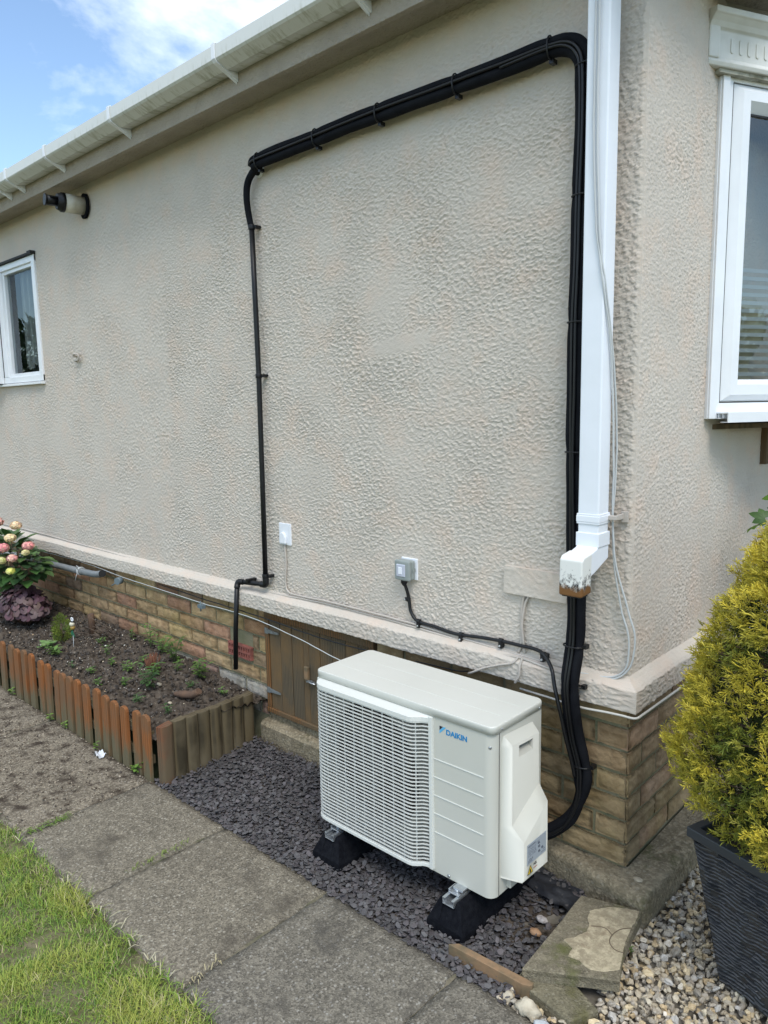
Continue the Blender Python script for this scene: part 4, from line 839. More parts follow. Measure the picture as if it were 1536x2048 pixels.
# ------------------------------------------------------------------ air conditioning unit
def textobj(name, s, size, loc, rot, m, parent, off=0, ext=.0003, sx=1.0):
    cu = bpy.data.curves.new(name, 'FONT'); cu.body = s; cu.size = size; cu.offset = off; cu.extrude = ext; cu.align_x = 'LEFT'
    o = bpy.data.objects.new('tmp', cu); COL.objects.link(o); bpy.context.view_layer.update()
    me = bpy.data.meshes.new_from_object(o.evaluated_get(bpy.context.evaluated_depsgraph_get())); bpy.data.objects.remove(o)
    mt = Matrix.Translation(loc) @ rot.to_4x4() @ Matrix.Diagonal((sx, 1, 1, 1)); me.transform(mt); me.materials.clear()
    return link(name, me, m, parent)
def ac():
    ax, ay, az, Wd, Dp, Hh = -.2053, -.401, .1096, .7215, .2626, .5194
    X0 = ax-Wd
    t = empty('air_conditioner', (ax-Wd/2, ay+Dp/2, az), 'new ivory outdoor air conditioning unit with louvred fan grille standing on black rubber blocks', 'air conditioner')
    def P(u, d, v): return Vector((X0+u, ay-d, az+v))      # u right, d out from the front panel, v up
    # casing: sides/back as a rounded plan profile, front panel with the fan opening
    b = MB(); r = .028; r2 = .010
    plan = []
    def arc(cx, cy, rr, a0, a1, n=8): return [(cx+rr*math.cos(R(a0+(a1-a0)*i/n)), cy+rr*math.sin(R(a0+(a1-a0)*i/n))) for i in range(n+1)]
    plan += [(.690, 0), (.691, 0)]+arc(Wd-r, -r, r, 90, 0, 12)+[(Wd, -r-.001), (Wd, -Dp+r2+.001)]
    plan += arc(Wd-r2, -Dp+r2, r2, 0, -90, 4); plan += arc(r2, -Dp+r2, r2, -90, -180, 4); plan += arc(r2, -r2, r2, 180, 90, 4)
    n = len(plan); v0, v1 = 0.0, .500
    for v in (v0, v1): b.v += [tuple(P(u, d, v)) for u, d in plan]
    for i in range(n-1): b.f.append([i, i+1, n+i+1, n+i]); b.c.append(None); b.sm.append(True)
    bb0 = len(b.v); b.v += [tuple(P(u, d, v0)) for u, d in plan]; b.f.append([bb0+q for q in range(n)]); b.c.append(None); b.sm.append(False)
    # front panel between u=r2 and u=Wd-r with circular hole
    cu, cv, cr = .245, .252, .205; N = 96; ring = []; outer = []
    for k in range(N):
        a = 2*math.pi*k/N; c, s = math.cos(a), math.sin(a); ring.append((cu+cr*c, cv+cr*s))
        L = r2; Rr = .508; tt = min(((Rr-cu)/c if c > 1e-9 else (L-cu)/c if c < -1e-9 else 9), ((v1-cv)/s if s > 1e-9 else (v0-cv)/s if s < -1e-9 else 9)); outer.append((cu+tt*c, cv+tt*s))
    for q in ((L, v0), (L, v1), (Rr, v0), (Rr, v1)):   # snap nearest to the corners
        k = min(range(N), key=lambda k: math.dist(outer[k], q)); outer[k] = q
    cb = b; b = MB(); bs = 0; b.v += [tuple(P(u, -.004, v)) for u, v in ring]+[tuple(P(u, -.004, v)) for u, v in outer]+[tuple(P(u, -.05, v)) for u, v in [(cu+(x-cu)*.97, cv+(y-cv)*.97) for x, y in ring]]
    for k in range(N):
        k2 = (k+1) % N; b.f.append([bs+k, bs+k2, bs+N+k2, bs+N+k]); b.c.append(None); b.sm.append(False); b.f.append([bs+k, bs+2*N+k, bs+2*N+k2, bs+k2]); b.c.append(None); b.sm.append(True)
    b.build('fan_shroud', mat('grey shroud', (.17, .175, .165), .6), t, fix=True); b = cb
    b.box(X0+r2, X0+Rr, ay, ay+.006, az, az+.0115); b.box(X0+r2, X0+Rr, ay, ay+.006, az+.489, az+v1); b.box(X0+.002, X0+.013, ay+.0005, ay+.006, az+.0115, az+.489)
    b.add([P(Rr, 0, v0), P(.690, 0, v0), P(.690, 0, v1), P(Rr, 0, v1)], [(0, 1, 2, 3)])
    cas = b.build('casing', M['acbody'], t, fix=True)
    for v in (.364, .306, .248, .190, .130):
        g = MB(); g.box(X0+.508, X0+.690, ay-.0016, ay+.001, az+v-.0014, az+v+.0014); g.build('panel_rib', M['grille'], cas)
    # interior
    b = MB(); b.tube([P(cu, -.075, cv), P(cu, -.078, cv)], .24, 32)
    for k in range(7): b.box(X0+.04+.07*k, X0+.045+.07*k, ay+.066, ay+.074, az+.03, az+.48)
    b.build('fan_cavity', M['dark'], t)
    f = MB(); f.tube([P(cu, -.040, cv), P(cu, -.030, cv)], [.045, .036], 24)
    for k in range(3):
        a0 = 2*math.pi*k/3; q = []
        for i in range(9):
            rr = .045+(.150)*i/8
            q.append((rr, a0-.25-.25*i/8, a0+.45+.15*i/8))
        for i, (rr, a, c) in enumerate(q):
            f.v.append(tuple(P(cu+rr*math.cos(a), -.060, cv+rr*math.sin(a)))); f.v.append(tuple(P(cu+rr*math.cos(c), -.036, cv+rr*math.sin(c))))
        bse = len(f.v)-18
        for i in range(8): f.f.append([bse+2*i, bse+2*i+1, bse+2*i+3, bse+2*i+2]); f.c.append(None); f.sm.append(True)
    f.build('fan', M['fan'], t)
    # lid
    l = MB(); lp = []; R0 = .022; o = .0035
    lp += arc(Wd-R0+o-.0, -R0+o, R0, 90, 0, 6); lp += arc(Wd-R0+o, -Dp+R0-o, R0, 0, -90, 6); lp += arc(R0-o, -Dp+R0-o, R0, -90, -180, 6); lp += arc(R0-o, -R0+o, R0, 180, 90, 6)
    n = len(lp); cx, cy = Wd/2, -Dp/2
    levels = [(0, .497), (0, .5165), (.0010, .5192), (.0035, .5208)]
    for ins, v in levels:
        for u, d in lp:
            k = Vector((cx-u, cy-d)); k.normalize(); l.v.append(tuple(P(u+k.x*ins, d+k.y*ins, v)))
    for j in range(3):
        for i in range(n): l.f.append([j*n+i, j*n+(i+1) % n, (j+1)*n+(i+1) % n, (j+1)*n+i]); l.c.append(None); l.sm.append(True)
    l.f.append([3*n+i for i in range(n)]); l.c.append(None); l.sm.append(False); l.f.append([i for i in range(n)][::-1]); l.c.append(None); l.sm.append(False)
    lid = l.build('lid', M['actop'], t, fix=True)
    for d in (-.085, -.175):
        g = MB(); g.box(X0+.03, X0+Wd-.03, ay-d-.003, ay-d+.003, az+.5204, az+.5213); g.build('lid_ridge', M['actop'], lid, .0005)
    # grille
    gd = .040
    def prof(d_extra=0):
        pts = [(.012, .002), (.020, .016), (.034, .030), (.052, .038), (.072, gd), (.26, gd), (.440, gd), (.454, gd-.003), (.466, gd-.012), (.478, gd-.024), (.492, gd-.030), (.500, gd-.032)]
        return pts
    g = MB(); ns = 39
    for i in range(ns):
        v = .0235+(.4725-.0235)*i/(ns-1)
        pp = prof(); vs = []
        for u, d in pp: vs += [P(u, d, v-.0015), P(u, d, v+.0015), P(u+.0, d-.0055, v+.0009), P(u, d-.0055, v-.0009)]
        fs = []
        for j in range(len(pp)-1):
            for q in range(4): fs.append((4*j+q, 4*j+(q+1) % 4, 4*j+4+(q+1) % 4, 4*j+4+q))
        g.add(vs, fs, None, False)
    for u in (.030, .054, .075, .117, .160, .203, .245, .288, .330, .373, .416, .460):
        d = {.030: .024, .054: .034, .460: .030}.get(u, gd-.004)
        g.bar(P(u, d-.0075, .012), P(u, d-.0075, .485), .0022, .004, up=(0, 1, 0))
    gr = g.build('grille', M['grille'], t, fix=True)
    fr = MB()
    def strip(va, vb, thick_out=.001):   # band following the profile
        pp = [(.008, -.001)]+prof()+[(.5045, gd-.033)]
        vs = []
        for u, d in pp: vs += [P(u, d+thick_out, va), P(u, d+thick_out, vb), P(u, max(-.001, d-.012), vb), P(u, max(-.001, d-.012), va)]
        fs = [(4*j+q, 4*j+(q+1) % 4, 4*j+4+(q+1) % 4, 4*j+4+q) for j in range(len(pp)-1) for q in range(4)]+[(0, 1, 2, 3), tuple(4*(len(pp)-1)+q for q in (3, 2, 1, 0))]
        fr.add(vs, fs)
    strip(.4745, .4895, .0015); strip(.011, .0215, .0015)
    def cap(va, sgn):
        pp = [(.008, -.001)]+prof()+[(.5045, gd-.033)]
        vs = []
        for u, d in pp: vs += [P(u, d+.0014, va), P(u, -.001, va+sgn*.0045)]
        fr.add(vs, [(2*j, 2*j+1, 2*j+3, 2*j+2) for j in range(len(pp)-1)])
    cap(.4893, 1); cap(.0112, -1)
    fr.box(X0+.499, X0+.511, ay-.0105, ay+.001, az+.008, az+.4935)
    fr.box(X0+.006, X0+.014, ay-.003, ay+.001, az+.008, az+.4935)
    fr.build('grille_frame', M['grille'], gr, .0012)
    # service cover on the right side: rows of (v, depth, yl, yr)
    c = MB(); base_l, base_r = .040, .217
    rows = [((.480, .470), 0, .052, .205), ((.456, .447), .026, .058, .199), ((.446, .438), .026, .058, .199), ((.411, .405), .026, .058, .199), ((.213, .288), .026, .059, .203), ((.176, .254), .066, .060, .184), ((.062, .058), .066, .060, .188), ((.052, .050), .060, .060, .186), ((.050, .048), 0, .058, .20)]
    cols = [0, .24, .77, 1]
    def Q(y, v, d): return (ax+d, ay+y, az+v)
    idx = []
    for (vl, vr), d, yl, yr in rows:
        row = [len(c.v)]; bl = base_l if d > 0 or vl > .4 else base_l; c.v.append(Q(bl if d else yl, vl, 0.0))
        for q in cols: row.append(len(c.v)); c.v.append(Q(yl+(yr-yl)*q, vl+(vr-vl)*q, d))
        row.append(len(c.v)); c.v.append(Q(base_r if d else yr, vr, 0.0)); idx.append(row)
    for i in range(len(rows)-1):
        for j in range(5):
            if i == 2 and j == 2: continue
            c.f.append([idx[i][j], idx[i][j+1], idx[i+1][j+1], idx[i+1][j]]); c.c.append(None); c.sm.append(False)
    # recessed grip
    a, b_, d_, e = idx[2][2], idx[2][3], idx[3][3], idx[3][2]
    pa, pb, pd, pe = [Vector(c.v[q]) for q in (a, b_, d_, e)]
    k = len(c.v); dep = Vector((-.022, 0, 0)); c.v += [tuple(pa+dep), tuple(pb+dep), tuple(pd+dep*.95+Vector((0, 0, .018))), tuple(pe+dep*.95+Vector((0, 0, .018)))]
    for f_ in ([a, b_, k+1, k], [b_, d_, k+2, k+1], [d_, e, k+3, k+2], [e, a, k, k+3], [k, k+1, k+2, k+3]): c.f.append(f_); c.c.append(None); c.sm.append(False)
    bmx = c.build('service_cover', M['acbody2'], t, .0055, 4, fix=True)
    for p in bmx.data.polygons: p.use_smooth = True
    s = MB(); s.box(ax-.001, ax+.0012, ay+.030, ay+.0312, az+.0, az+.497); s.build('panel_seam', M['dark'], t)
    s = MB(); s.box(ax, ax+.016, ay+.068, ay+.115, az+.010, az+.044); s.build('valve_foot', M['acbody2'], t, .002)
    # screws
    def screw(p, n, r=.006):
        m = MB(); m.tube([Vector(p), Vector(p)+Vector(n)*.0022], [r, r*.6], 14); o = m.build('screw', M['zinc'], t)
    screw(P(.709, -.006, .456), (.7, -.7, 0)); screw(P(.716, -.018, .070), (.9, -.3, 0)); screw(P(.565, .0005, .008), (0, -1, 0))
    screw((ax+.003, ay+.040, az+.505), (1, 0, 0), .004); screw((ax+.003, ay+.238, az+.503), (1, 0, 0), .004)
    # emblem and name
    em = MB(); z = lambda u, v: P(u, .0008, v)
    em.add([z(.5340, .4730), z(.5470, .4730), z(.5340, .4600)], [(0, 1, 2)]); em.build('emblem', M['ink'], t, fix=False)
    em = MB(); em.add([z(.5340, .4585), z(.5480, .4730), z(.5580, .4730), z(.5340, .4490)], [(0, 1, 2, 3)]); em.build('emblem', M['lblue'], t, fix=False)
    textobj('brand_name', 'DAIKIN', .0225, P(.5575, .0006, .4525), Matrix.Rotation(R(90), 3, 'X'), M['blue'], t, off=.00065, sx=1.02)
    # rating label and warning label on the side cover
    rs = Matrix.Rotation(R(90), 3, 'Z') @ Matrix.Rotation(R(90), 3, 'X'); D = .0672
    lb = MB(); lb.box(ax+.0665, ax+D, ay+.074, ay+.177, az+.100, az+.163); rl = lb.build('rating_label', M['labelgrey'], t)
    ink = MB(); random.seed(11)
    def ib(y0, y1, v0, v1): ink.box(ax+D, ax+D+.0003, ay+y0, ay+y1, az+v0, az+v1)
    ib(.079, .118, .1545, .1570); ib(.079, .140, .1515, .1525)
    for r_ in range(9):
        v = .147-.0029*r_; y = .080
        while y < .122:
            w = random.uniform(.002, .008); ib(y, min(.124, y+w), v, v+.0011); y += w+random.uniform(.0015, .006)
    for r_ in range(3): ib(.079, .079+random.uniform(.02, .035), .105+.003*r_, .1060+.003*r_)
    for (y, v) in ((.130, .143), (.132, .131), (.133, .116), (.150, .120)): ib(y, y+.010, v, v+.006); ib(y+.002, y+.013, v-.002, v)
    ib(.150, .172, .107, .1085); ib(.160, .172, .113, .1145)
    ink.build('small_print', M['labelink'], rl)
    textobj('marking', 'C\u03b5 X', .0085, (ax+D+.0002, ay+.086, az+.1115), rs, M['ink'], rl, ext=.0001)
    wl = MB()
    def tri(y0, v0, s, d): return [(ax+D+d, ay+y0-s/2, az+v0), (ax+D+d, ay+y0+s/2, az+v0), (ax+D+d, ay+y0, az+v0+s*.88)]
    wl.add(tri(.0915, .0690, .031, -.0004), [(0, 1, 2)]); w = wl.build('warning_label', M['ink'], t, fix=False)
    wl = MB(); wl.add(tri(.0915, .0712, .0245, .0000), [(0, 1, 2)]); wl.build('yellow_triangle', M['yellow'], w, fix=False)
    fl = MB(); fl.add([(ax+D+.0004, ay+.0915+dy, az+v) for dy, v in ((-.003, .0745), (.003, .0745), (.0042, .0785), (.0012, .0845), (.0008, .0815), (-.0015, .0870), (-.0040, .0795))], [tuple(range(7))]); fl.box(ax+D+.0003, ax+D+.0005, ay+.0870, ay+.0960, az+.0726, az+.0736); fl.build('flame_symbol', M['ink'], w)
    textobj('refrigerant_mark', 'A2L', .0115, (ax+D, ay+.108, az+.0865), rs, M['ink'], w)
    q = MB(); q.box(ax+D, ax+D+.0003, ay+.109, ay+.128, az+.0775, az+.0795); q.build('small_print', M['red'], w)
    # mounting feet
    for u in (.615, .135):
        for d in (.004, -.235):
            m = MB(); m.box(X0+u-.018, X0+u+.018, ay-d-.018, ay-d+.022, az-.006, az+.001)
            m.build('foot', M['zinc'], t, .001)
M['acbody2'] = mat('ivory painted cover', (.545, .54, .48), .42, spec=.4); ac()
def blocks():
    for k, (xc, lab) in enumerate(((-.318, 'black rubber support block under the right end of the air conditioner, nearest the slab'), (-.822, 'black rubber support block under the left end of the air conditioner'))):
        t = empty('support_block', (xc, -.27, 0), lab, 'support block', 'rubber blocks under the air conditioner')
        b = MB(); h = .088; sl = .030
        def sec(y, hw, hh, zt):   # half width at base and top
            return [(xc-hw, y, -.015), (xc-hw, y, .012), (xc-hh, y, zt-.004), (xc-hh+.010, y, zt), (xc-.021, y, zt), (xc-.021, y, zt-.016), (xc+.021, y, zt-.016), (xc+.021, y, zt), (xc+hh-.010, y, zt), (xc+hh, y, zt-.004), (xc+hw, y, .012), (xc+hw, y, -.015)]
        secs = [(-.482, .066, .064, .020), (-.452, .065, .036, h), (-.30, .065, .036, h), (-.12, .065, .036, h), (-.095, .066, .064, .020)]
        for i, (y, hw, hh, zt) in enumerate(secs):
            q = sec(y, hw, hh, zt)
            if i in (0, 4): q = [(x, yy, min(z, zt) if z > 0 else z) for x, yy, z in q]; q = [(x, yy, zt if 3 <= j <= 8 else z) for j, (x, yy, z) in enumerate(q)]
            b.v += q
        n = 12
        for i in range(4):
            for j in range(n): b.f.append([i*n+j, i*n+(j+1) % n, (i+1)*n+(j+1) % n, (i+1)*n+j]); b.c.append(None); b.sm.append(False)
        b.f.append(list(range(n))); b.f.append([4*n+j for j in range(n)][::-1]); b.c += [None, None]; b.sm += [False, False]
        b.build('block', M['rubber'], t, .003)
        r = MB(); z = h-.014
        r.box(xc-.0205, xc+.0205, -.462, -.10, z, z+.002)
        for s in (-1, 1): r.box(xc+s*.0195-.0012, xc+s*.0195+.0012, -.462, -.10, z+.002, z+.019); r.box(min(xc+s*.0205, xc+s*.011), max(xc+s*.0205, xc+s*.011), -.462, -.10, z+.019, z+.021)
        r.build('rail', M['zinc'], t, .0005)
        for y in (-.418, -.19):
            p = MB(); p.box(xc-.019, xc+.019, y-.018, y+.022, z+.0215, z+.0255); p.box(xc-.019, xc-.016, y-.018, y+.022, z+.0255, z+.034); p.build('clamp_plate', M['zinc'], t, .001)
            p = MB(); p.tube([(xc, y, z+.0255), (xc, y, z+.033)], .0085, 6); p.tube([(xc, y, z+.033), (xc, y, z+.036)], .0045, 8); p.build('bolt', M['zinc'], t)
blocks()
# ------------------------------------------------------------------ slabs, offcuts, stones
def slab_things():
    top = [(-.069, -.133, .050), (.097, -.081, .052), (.104, -.11, .050), (.115, -.20, .051), (.128, -.27, .050), (.165, -.372, .052), (-.045, -.500, .050)]
    c = Vector((.04, -.29, 0))
    b = MB()
    def rough(p, q, n):
        return [Vector(p).lerp(Vector(q), i/n) for i in range(n)]
    ring = []
    for i in range(len(top)): ring += rough(top[i], top[(i+1) % len(top)], 8 if math.dist(top[i], top[(i+1) % len(top)]) > .08 else 3)
    n = len(ring); lay = [(.003, 0), (0, -.004), (.003, -.018), (.002, -.036)]
    for ins, dz in lay:
        for p in ring:
            d = (c-p); d.z = 0; d.normalize(); q = p+d*ins; b.v.append((q.x+.002*mn.noise(p*40+Vector((0, 0, dz*200))), q.y+.002*mn.noise(p*40+Vector((5, 0, dz*200))), q.z+dz))
    for l in range(3):
        for k in range(n): b.f.append([l*n+k, l*n+(k+1) % n, (l+1)*n+(k+1) % n, (l+1)*n+k]); b.c.append(None); b.sm.append(False)
    t = empty('paving_slab', (.04, -.29, 0), 'loose mossy paving slab with worn cream face lying beside the house corner', 'slab')
    b.f.append(list(range(n))); b.c.append(None); b.sm.append(False)
    b.build('slab_body', M['slab'], t)
    pt = [(-.017, -.186), (.000, -.156), (.019, -.131), (.060, -.105), (.092, -.090), (.099, -.120), (.106, -.184), (.118, -.245), (.150, -.338), (.120, -.375), (.09, -.390), (.055, -.380), (.027, -.384), (.020, -.350), (-.013, -.338), (.005, -.305), (.019, -.27), (.010, -.235), (-.005, -.216)]
    # jitter outline
    P = []
    for i in range(len(pt)):
        a = Vector((*pt[i], 0)); q = Vector((*pt[(i+1) % len(pt)], 0))
        for k in range(5):
            p = a.lerp(q, k/5); P.append((p.x+.004*mn.noise(p*60), p.y+.004*mn.noise(p*60+Vector((7, 0, 0)))))
    w = MB(); w.prism(P, .0490, .0532); w.build('worn_face', M['slabworn'], t, .0012)
    g = MB(); g.tube(smooth_path([(.105, -.175, .0532), (.085, -.200, .0532), (.078, -.235, .0532), (.085, -.265, .0532), (.108, -.282, .0532), (.132, -.278, .0532)], 5), .0016, 6)
    g.tube(smooth_path([(.078, -.235, .0532), (.05, -.222, .0532), (.018, -.240, .0532)], 5), .0014, 6); g.build('groove', mat('dark groove', (.13, .10, .065), .9), t)
    s2 = MB(); pts = [(-.062, -.505), (.112, -.535), (.150, -.455), (.02, -.40), (-.062, -.44)]
    s2.prism(pts, -.025, .014); o = s2.build('broken_slab', M['slabedge'], None, .004); tag(o, 'thin mossy slab piece under the front edge of the cream-faced slab', 'slab')
    w = MB(); w.prism([(-.262, -.534), (-.240, -.512), (-.010, -.497), (-.008, -.511), (-.030, -.522)], -.02, .026); tag(w.build('timber_offcut', M['offcut'], None, .002), 'narrow weathered timber offcut lying between the slate and the path', 'timber')
    def rock(c, r, name, label, m, sc, sub=3, cat='stone', amp=.22):
        b = MB(); b.ball((0, 0, 0), 1, sub); sd = random.random()*9
        b.v = [tuple(Vector(c)+Vector((v[0]*sc[0], v[1]*sc[1], v[2]*sc[2]))*r*(1+amp*mn.noise(Vector(v)*1.6+Vector((sd, 0, 0)))+.08*mn.noise(Vector(v)*5))) for v in b.v]
        return tag(b.build(name, m), label, cat)
    rock((.012, -.562, .006), .024, 'rock', 'knobbly cream rock at the path edge in front of the slabs', M['rock'], (1.25, .85, .8), amp=.5)
    rock((.075, -.585, .002), .020, 'rock', 'pale bluish white rock beside the cream one at the path edge', mat('white rock', (.55, .58, .60), .5, var=(.4, .42, .44), vscale=30), (1.5, .9, .75), amp=.4)
    rock((-.052, -.548, .0), .010, 'rock', 'small cream pebble where the timber offcut meets the slate', M['rock'], (1.2, 1, .8))
    rock((-.125, -.30, -.004), .014, 'rock', 'orange tan pebble in the bare soil beside the rubber block', mat('tan pebble', (.34, .20, .11), .6), (1.3, .9, .6))
    rock((-.14, -.24, -.004), .013, 'rock', 'pale marbled pebble in the bare soil by the slab', mat('marbled pebble', (.26, .23, .22), .5, var=(.45, .42, .40), vscale=90), (1.4, 1, .6))
    rock((.050, -.008, .090), .010, 'rock', 'small flat stone lying on the concrete footing at the brick corner', M['rock'], (1.4, 1, .5))
    # membrane
    X, Y, F = grid_np(np.arange(-.34, -.085, .008), np.arange(-.145, -.035, .008)); f1 = field(X.shape, .008, .09, .05, rng)
    t_ = (X+.34)/.255; Z = .004+.016*(1-((Y+.085)/.06)**2).clip(-1, 1)*(1-t_*.6)+.005*f1; V = np.stack([X, Y-.045*t_+.02, Z*.7], -1).reshape(-1, 3)
    tag(npmesh('weed_membrane', V, F, M['membrane']), 'crumpled black membrane edge poking out behind the rubber block', 'membrane')
    # litter
    X, Y, F = grid_np(np.arange(0, .06, .005), np.arange(0, .035, .005)); Z = .008+.007*field(X.shape, .005, .03, .03, rng).clip(-1, 2)
    tag(npmesh('wrapper', np.stack([X-2.17, Y-.635, Z+.004], -1).reshape(-1, 3), F, M['wrap']), 'crumpled clear plastic wrapper on the path by the fence', 'litter')
slab_things()
# scatter of angular flat chips / stones built with numpy
def scatter(name, pts, sizes, flat, tilt, cols, m, label, cat, seed, nv=7, dome=0.0):
    rg = np.random.default_rng(seed); n = len(pts)
    ang = (np.arange(nv)/nv*2*np.pi)[None, :]+rg.uniform(-.28, .28, (n, nv)); rad = rg.uniform(.62, 1.08, (n, nv))
    el = rg.uniform(.55, .95, (n, 1)); x = np.cos(ang)*rad*sizes[:, None]; y = np.sin(ang)*rad*sizes[:, None]*el
    th = (sizes*flat*rg.uniform(.6, 1.4, n))[:, None]
    mk = lambda s, z: np.stack([x*s, y*s, z+0*x], -1)
    layers = [mk(.80, -th/2), mk(1.0, -th*.1), mk(1.0, th*.25), mk(.86, th/2)]
    if dome: layers = [mk(.55, -th/2), mk(.95, -th*.15), mk(.97, th*.18), mk(.62, th*.48)]
    V = np.concatenate(layers, 1)                                   # n, 4nv, 3
    if dome: V = V+rg.normal(0, .085, V.shape)*sizes[:, None, None]
    a = rg.uniform(0, 2*np.pi, n); b = rg.normal(0, tilt, n); c = rg.normal(0, tilt, n)
    ca, sa, cb, sb, cc, sc_ = np.cos(a), np.sin(a), np.cos(b), np.sin(b), np.cos(c), np.sin(c)
    Rz = np.zeros((n, 3, 3)); Rz[:, 0, 0] = ca; Rz[:, 0, 1] = -sa; Rz[:, 1, 0] = sa; Rz[:, 1, 1] = ca; Rz[:, 2, 2] = 1
    Rx = np.zeros((n, 3, 3)); Rx[:, 0, 0] = 1; Rx[:, 1, 1] = cb; Rx[:, 1, 2] = -sb; Rx[:, 2, 1] = sb; Rx[:, 2, 2] = cb
    Ry = np.zeros((n, 3, 3)); Ry[:, 1, 1] = 1; Ry[:, 0, 0] = cc; Ry[:, 0, 2] = sc_; Ry[:, 2, 0] = -sc_; Ry[:, 2, 2] = cc
    V = np.einsum('nij,nkj->nki', Ry @ Rx @ Rz, V)+pts[:, None, :]
    base = (np.arange(n)*4*nv)[:, None, None]; k = np.arange(nv); k2 = (k+1) % nv
    q = np.concatenate([np.stack([l*nv+k, l*nv+k2, (l+1)*nv+k2, (l+1)*nv+k], -1) for l in range(3)], 0)[None]+base
    Q = q.reshape(-1, 4); T = (3*nv+np.stack([0*k[1:-1], k[1:-1], k[2:]], -1))[None]+base; T = T.reshape(-1, 3)
    T4 = np.concatenate([T, T[:, 2:]], 1)
    me = bpy.data.meshes.new(name); F = [*Q, *T]
    nQ, nT = len(Q), len(T); me.vertices.add(n*4*nv); me.vertices.foreach_set('co', V.astype(np.float32).ravel())
    me.loops.add(nQ*4+nT*3); me.loops.foreach_set('vertex_index', np.concatenate([Q.ravel(), T.ravel()]).astype(np.int32))
    me.polygons.add(nQ+nT); me.polygons.foreach_set('loop_start', np.concatenate([np.arange(nQ)*4, nQ*4+np.arange(nT)*3]).astype(np.int32))
    me.polygons.foreach_set('use_smooth', np.full(nQ+nT, False)); me.update(calc_edges=True)
    at = me.color_attributes.new('Col', 'FLOAT_COLOR', 'CORNER'); cq = np.repeat(cols, 3*nv*4, axis=0); ct = np.repeat(cols, (nv-2)*3, axis=0)
    al = np.ones((nQ*4+nT*3, 4), np.float32); al[:, :3] = np.concatenate([cq, ct]); at.data.foreach_set('color', al.ravel())
    return tag(link(name, me, m), label, cat, kind='stuff')
def jitgrid(x0, x1, y0, y1, st, rg):
    X, Y = np.meshgrid(np.arange(x0, x1, st), np.arange(y0, y1, st)); X = X+rg.uniform(-.5, .5, X.shape)*st; Y = Y+rg.uniform(-.5, .5, Y.shape)*st; return X.ravel(), Y.ravel()
def in_poly(X, Y, poly):
    r = np.zeros(X.shape, bool); n = len(poly)
    for i in range(n):
        (x0, y0), (x1, y1) = poly[i], poly[(i+1) % n]
        c = ((y0 > Y) != (y1 > Y)) & (X < (x1-x0)*(Y-y0)/((y1-y0) or 1e-9)+x0); r ^= c
    return r
def gravels():
    rg = np.random.default_rng(21)
    pts = []; 
    for lay, (st, z) in enumerate(((.013, -.020), (.013, -.013), (.014, -.006), (.022, .001))):
        X, Y = jitgrid(-1.76, -.04, -.572, -.02, st, rg); Z = z+rg.uniform(-.004, .004, X.shape)
        Z += .012*np.exp(-((Y+.05)/.05)**2)
        soilp = np.exp(-(((X+.13)/.10)**2+((Y+.24)/.13)**2))
        keep = rg.uniform(0, 1, X.shape) > soilp*(1.15 if lay > 0 else .6)
        keep &= ~in_poly(X, Y, [(-.069, -.133), (.097, -.081), (.165, -.37), (-.045, -.49)]); keep &= ~((X > -.08) & (Y > -.13))
        keep &= ~((Y > -.05) & (X < -.25)) 
        for xc in (-.318, -.822): keep &= ~((abs(X-xc) < .058) & (Y > -.47) & (Y < -.10))
        pts.append(np.stack([X, Y, Z], -1)[keep])
    P = np.concatenate(pts); n = len(P); s = rg.uniform(.0055, .0135, n)*np.where(rg.uniform(0, 1, n) < .1, 1.35, 1)
    base = np.array([.097, .092, .092])[None]*rg.uniform(.65, 1.35, (n, 1)); purple = rg.uniform(0, 1, (n, 1)) < .35; base = np.where(purple, base*np.array([1.04, .98, 1.0]), base)
    scatter('slate_chippings', P, s, .26, .26, base, M['chip'], 'purple grey slate chippings filling the bed around the air conditioner', 'slate chippings', 3, nv=6)
    # pale gravel by the planter
    pts = []
    for lay, (st, z) in enumerate(((.020, -.024), (.021, -.013), (.024, -.003))):
        X, Y = jitgrid(-.09, 1.05, -1.0, .95, st, rg); Z = z+rg.uniform(-.004, .004, X.shape)
        keep = ~in_poly(X, Y, [(-.5, .02), (.100, -.082), (.106, .1), (.115, 1.2), (-.5, 1.2)])
        keep &= ~in_poly(X, Y, [(-.3, -.57), (-.062, -.575), (.30, -.590), (2, -.57), (2, -1.2), (-.3, -1.2)])
        keep &= in_poly(X, Y, [(-.09, -.50), (-.09, -.12), (.09, -.12), (-.2, 1), (1.2, 1), (1.2, -1.1), (-.09, -1.1)]) & ~in_poly(X, Y, [(-.12, -.10), (-.02, -.10), (-.02, -.52), (-.12, -.52)])
        keep &= ~in_poly(X, Y, [(-.062, -.505), (.112, -.535), (.150, -.455), (.10, -.35), (-.062, -.35)])
        keep &= (Y > -.592)
        pts.append(np.stack([X, Y, Z], -1)[keep])
    P = np.concatenate(pts); n = len(P); s = rg.uniform(.0075, .0145, n)*np.where(rg.uniform(0, 1, n) < .12, 1.3, 1)
    pal = np.array([(.52, .48, .40), (.44, .40, .33), (.60, .57, .52), (.38, .35, .31), (.48, .39, .26), (.32, .30, .27), (.55, .47, .33), (.42, .415, .41), (.50, .46, .38)])
    cols = pal[rg.integers(0, len(pal), n)]*np.array([1.18, 1.13, 1.04])*rg.uniform(.78, 1.12, (n, 1))
    scatter('pale_gravel', P, s, .75, .55, cols, M['stone'], 'pale cream and grey gravel around the planter at the house corner', 'gravel', 4, nv=7, dome=1)
gravels()
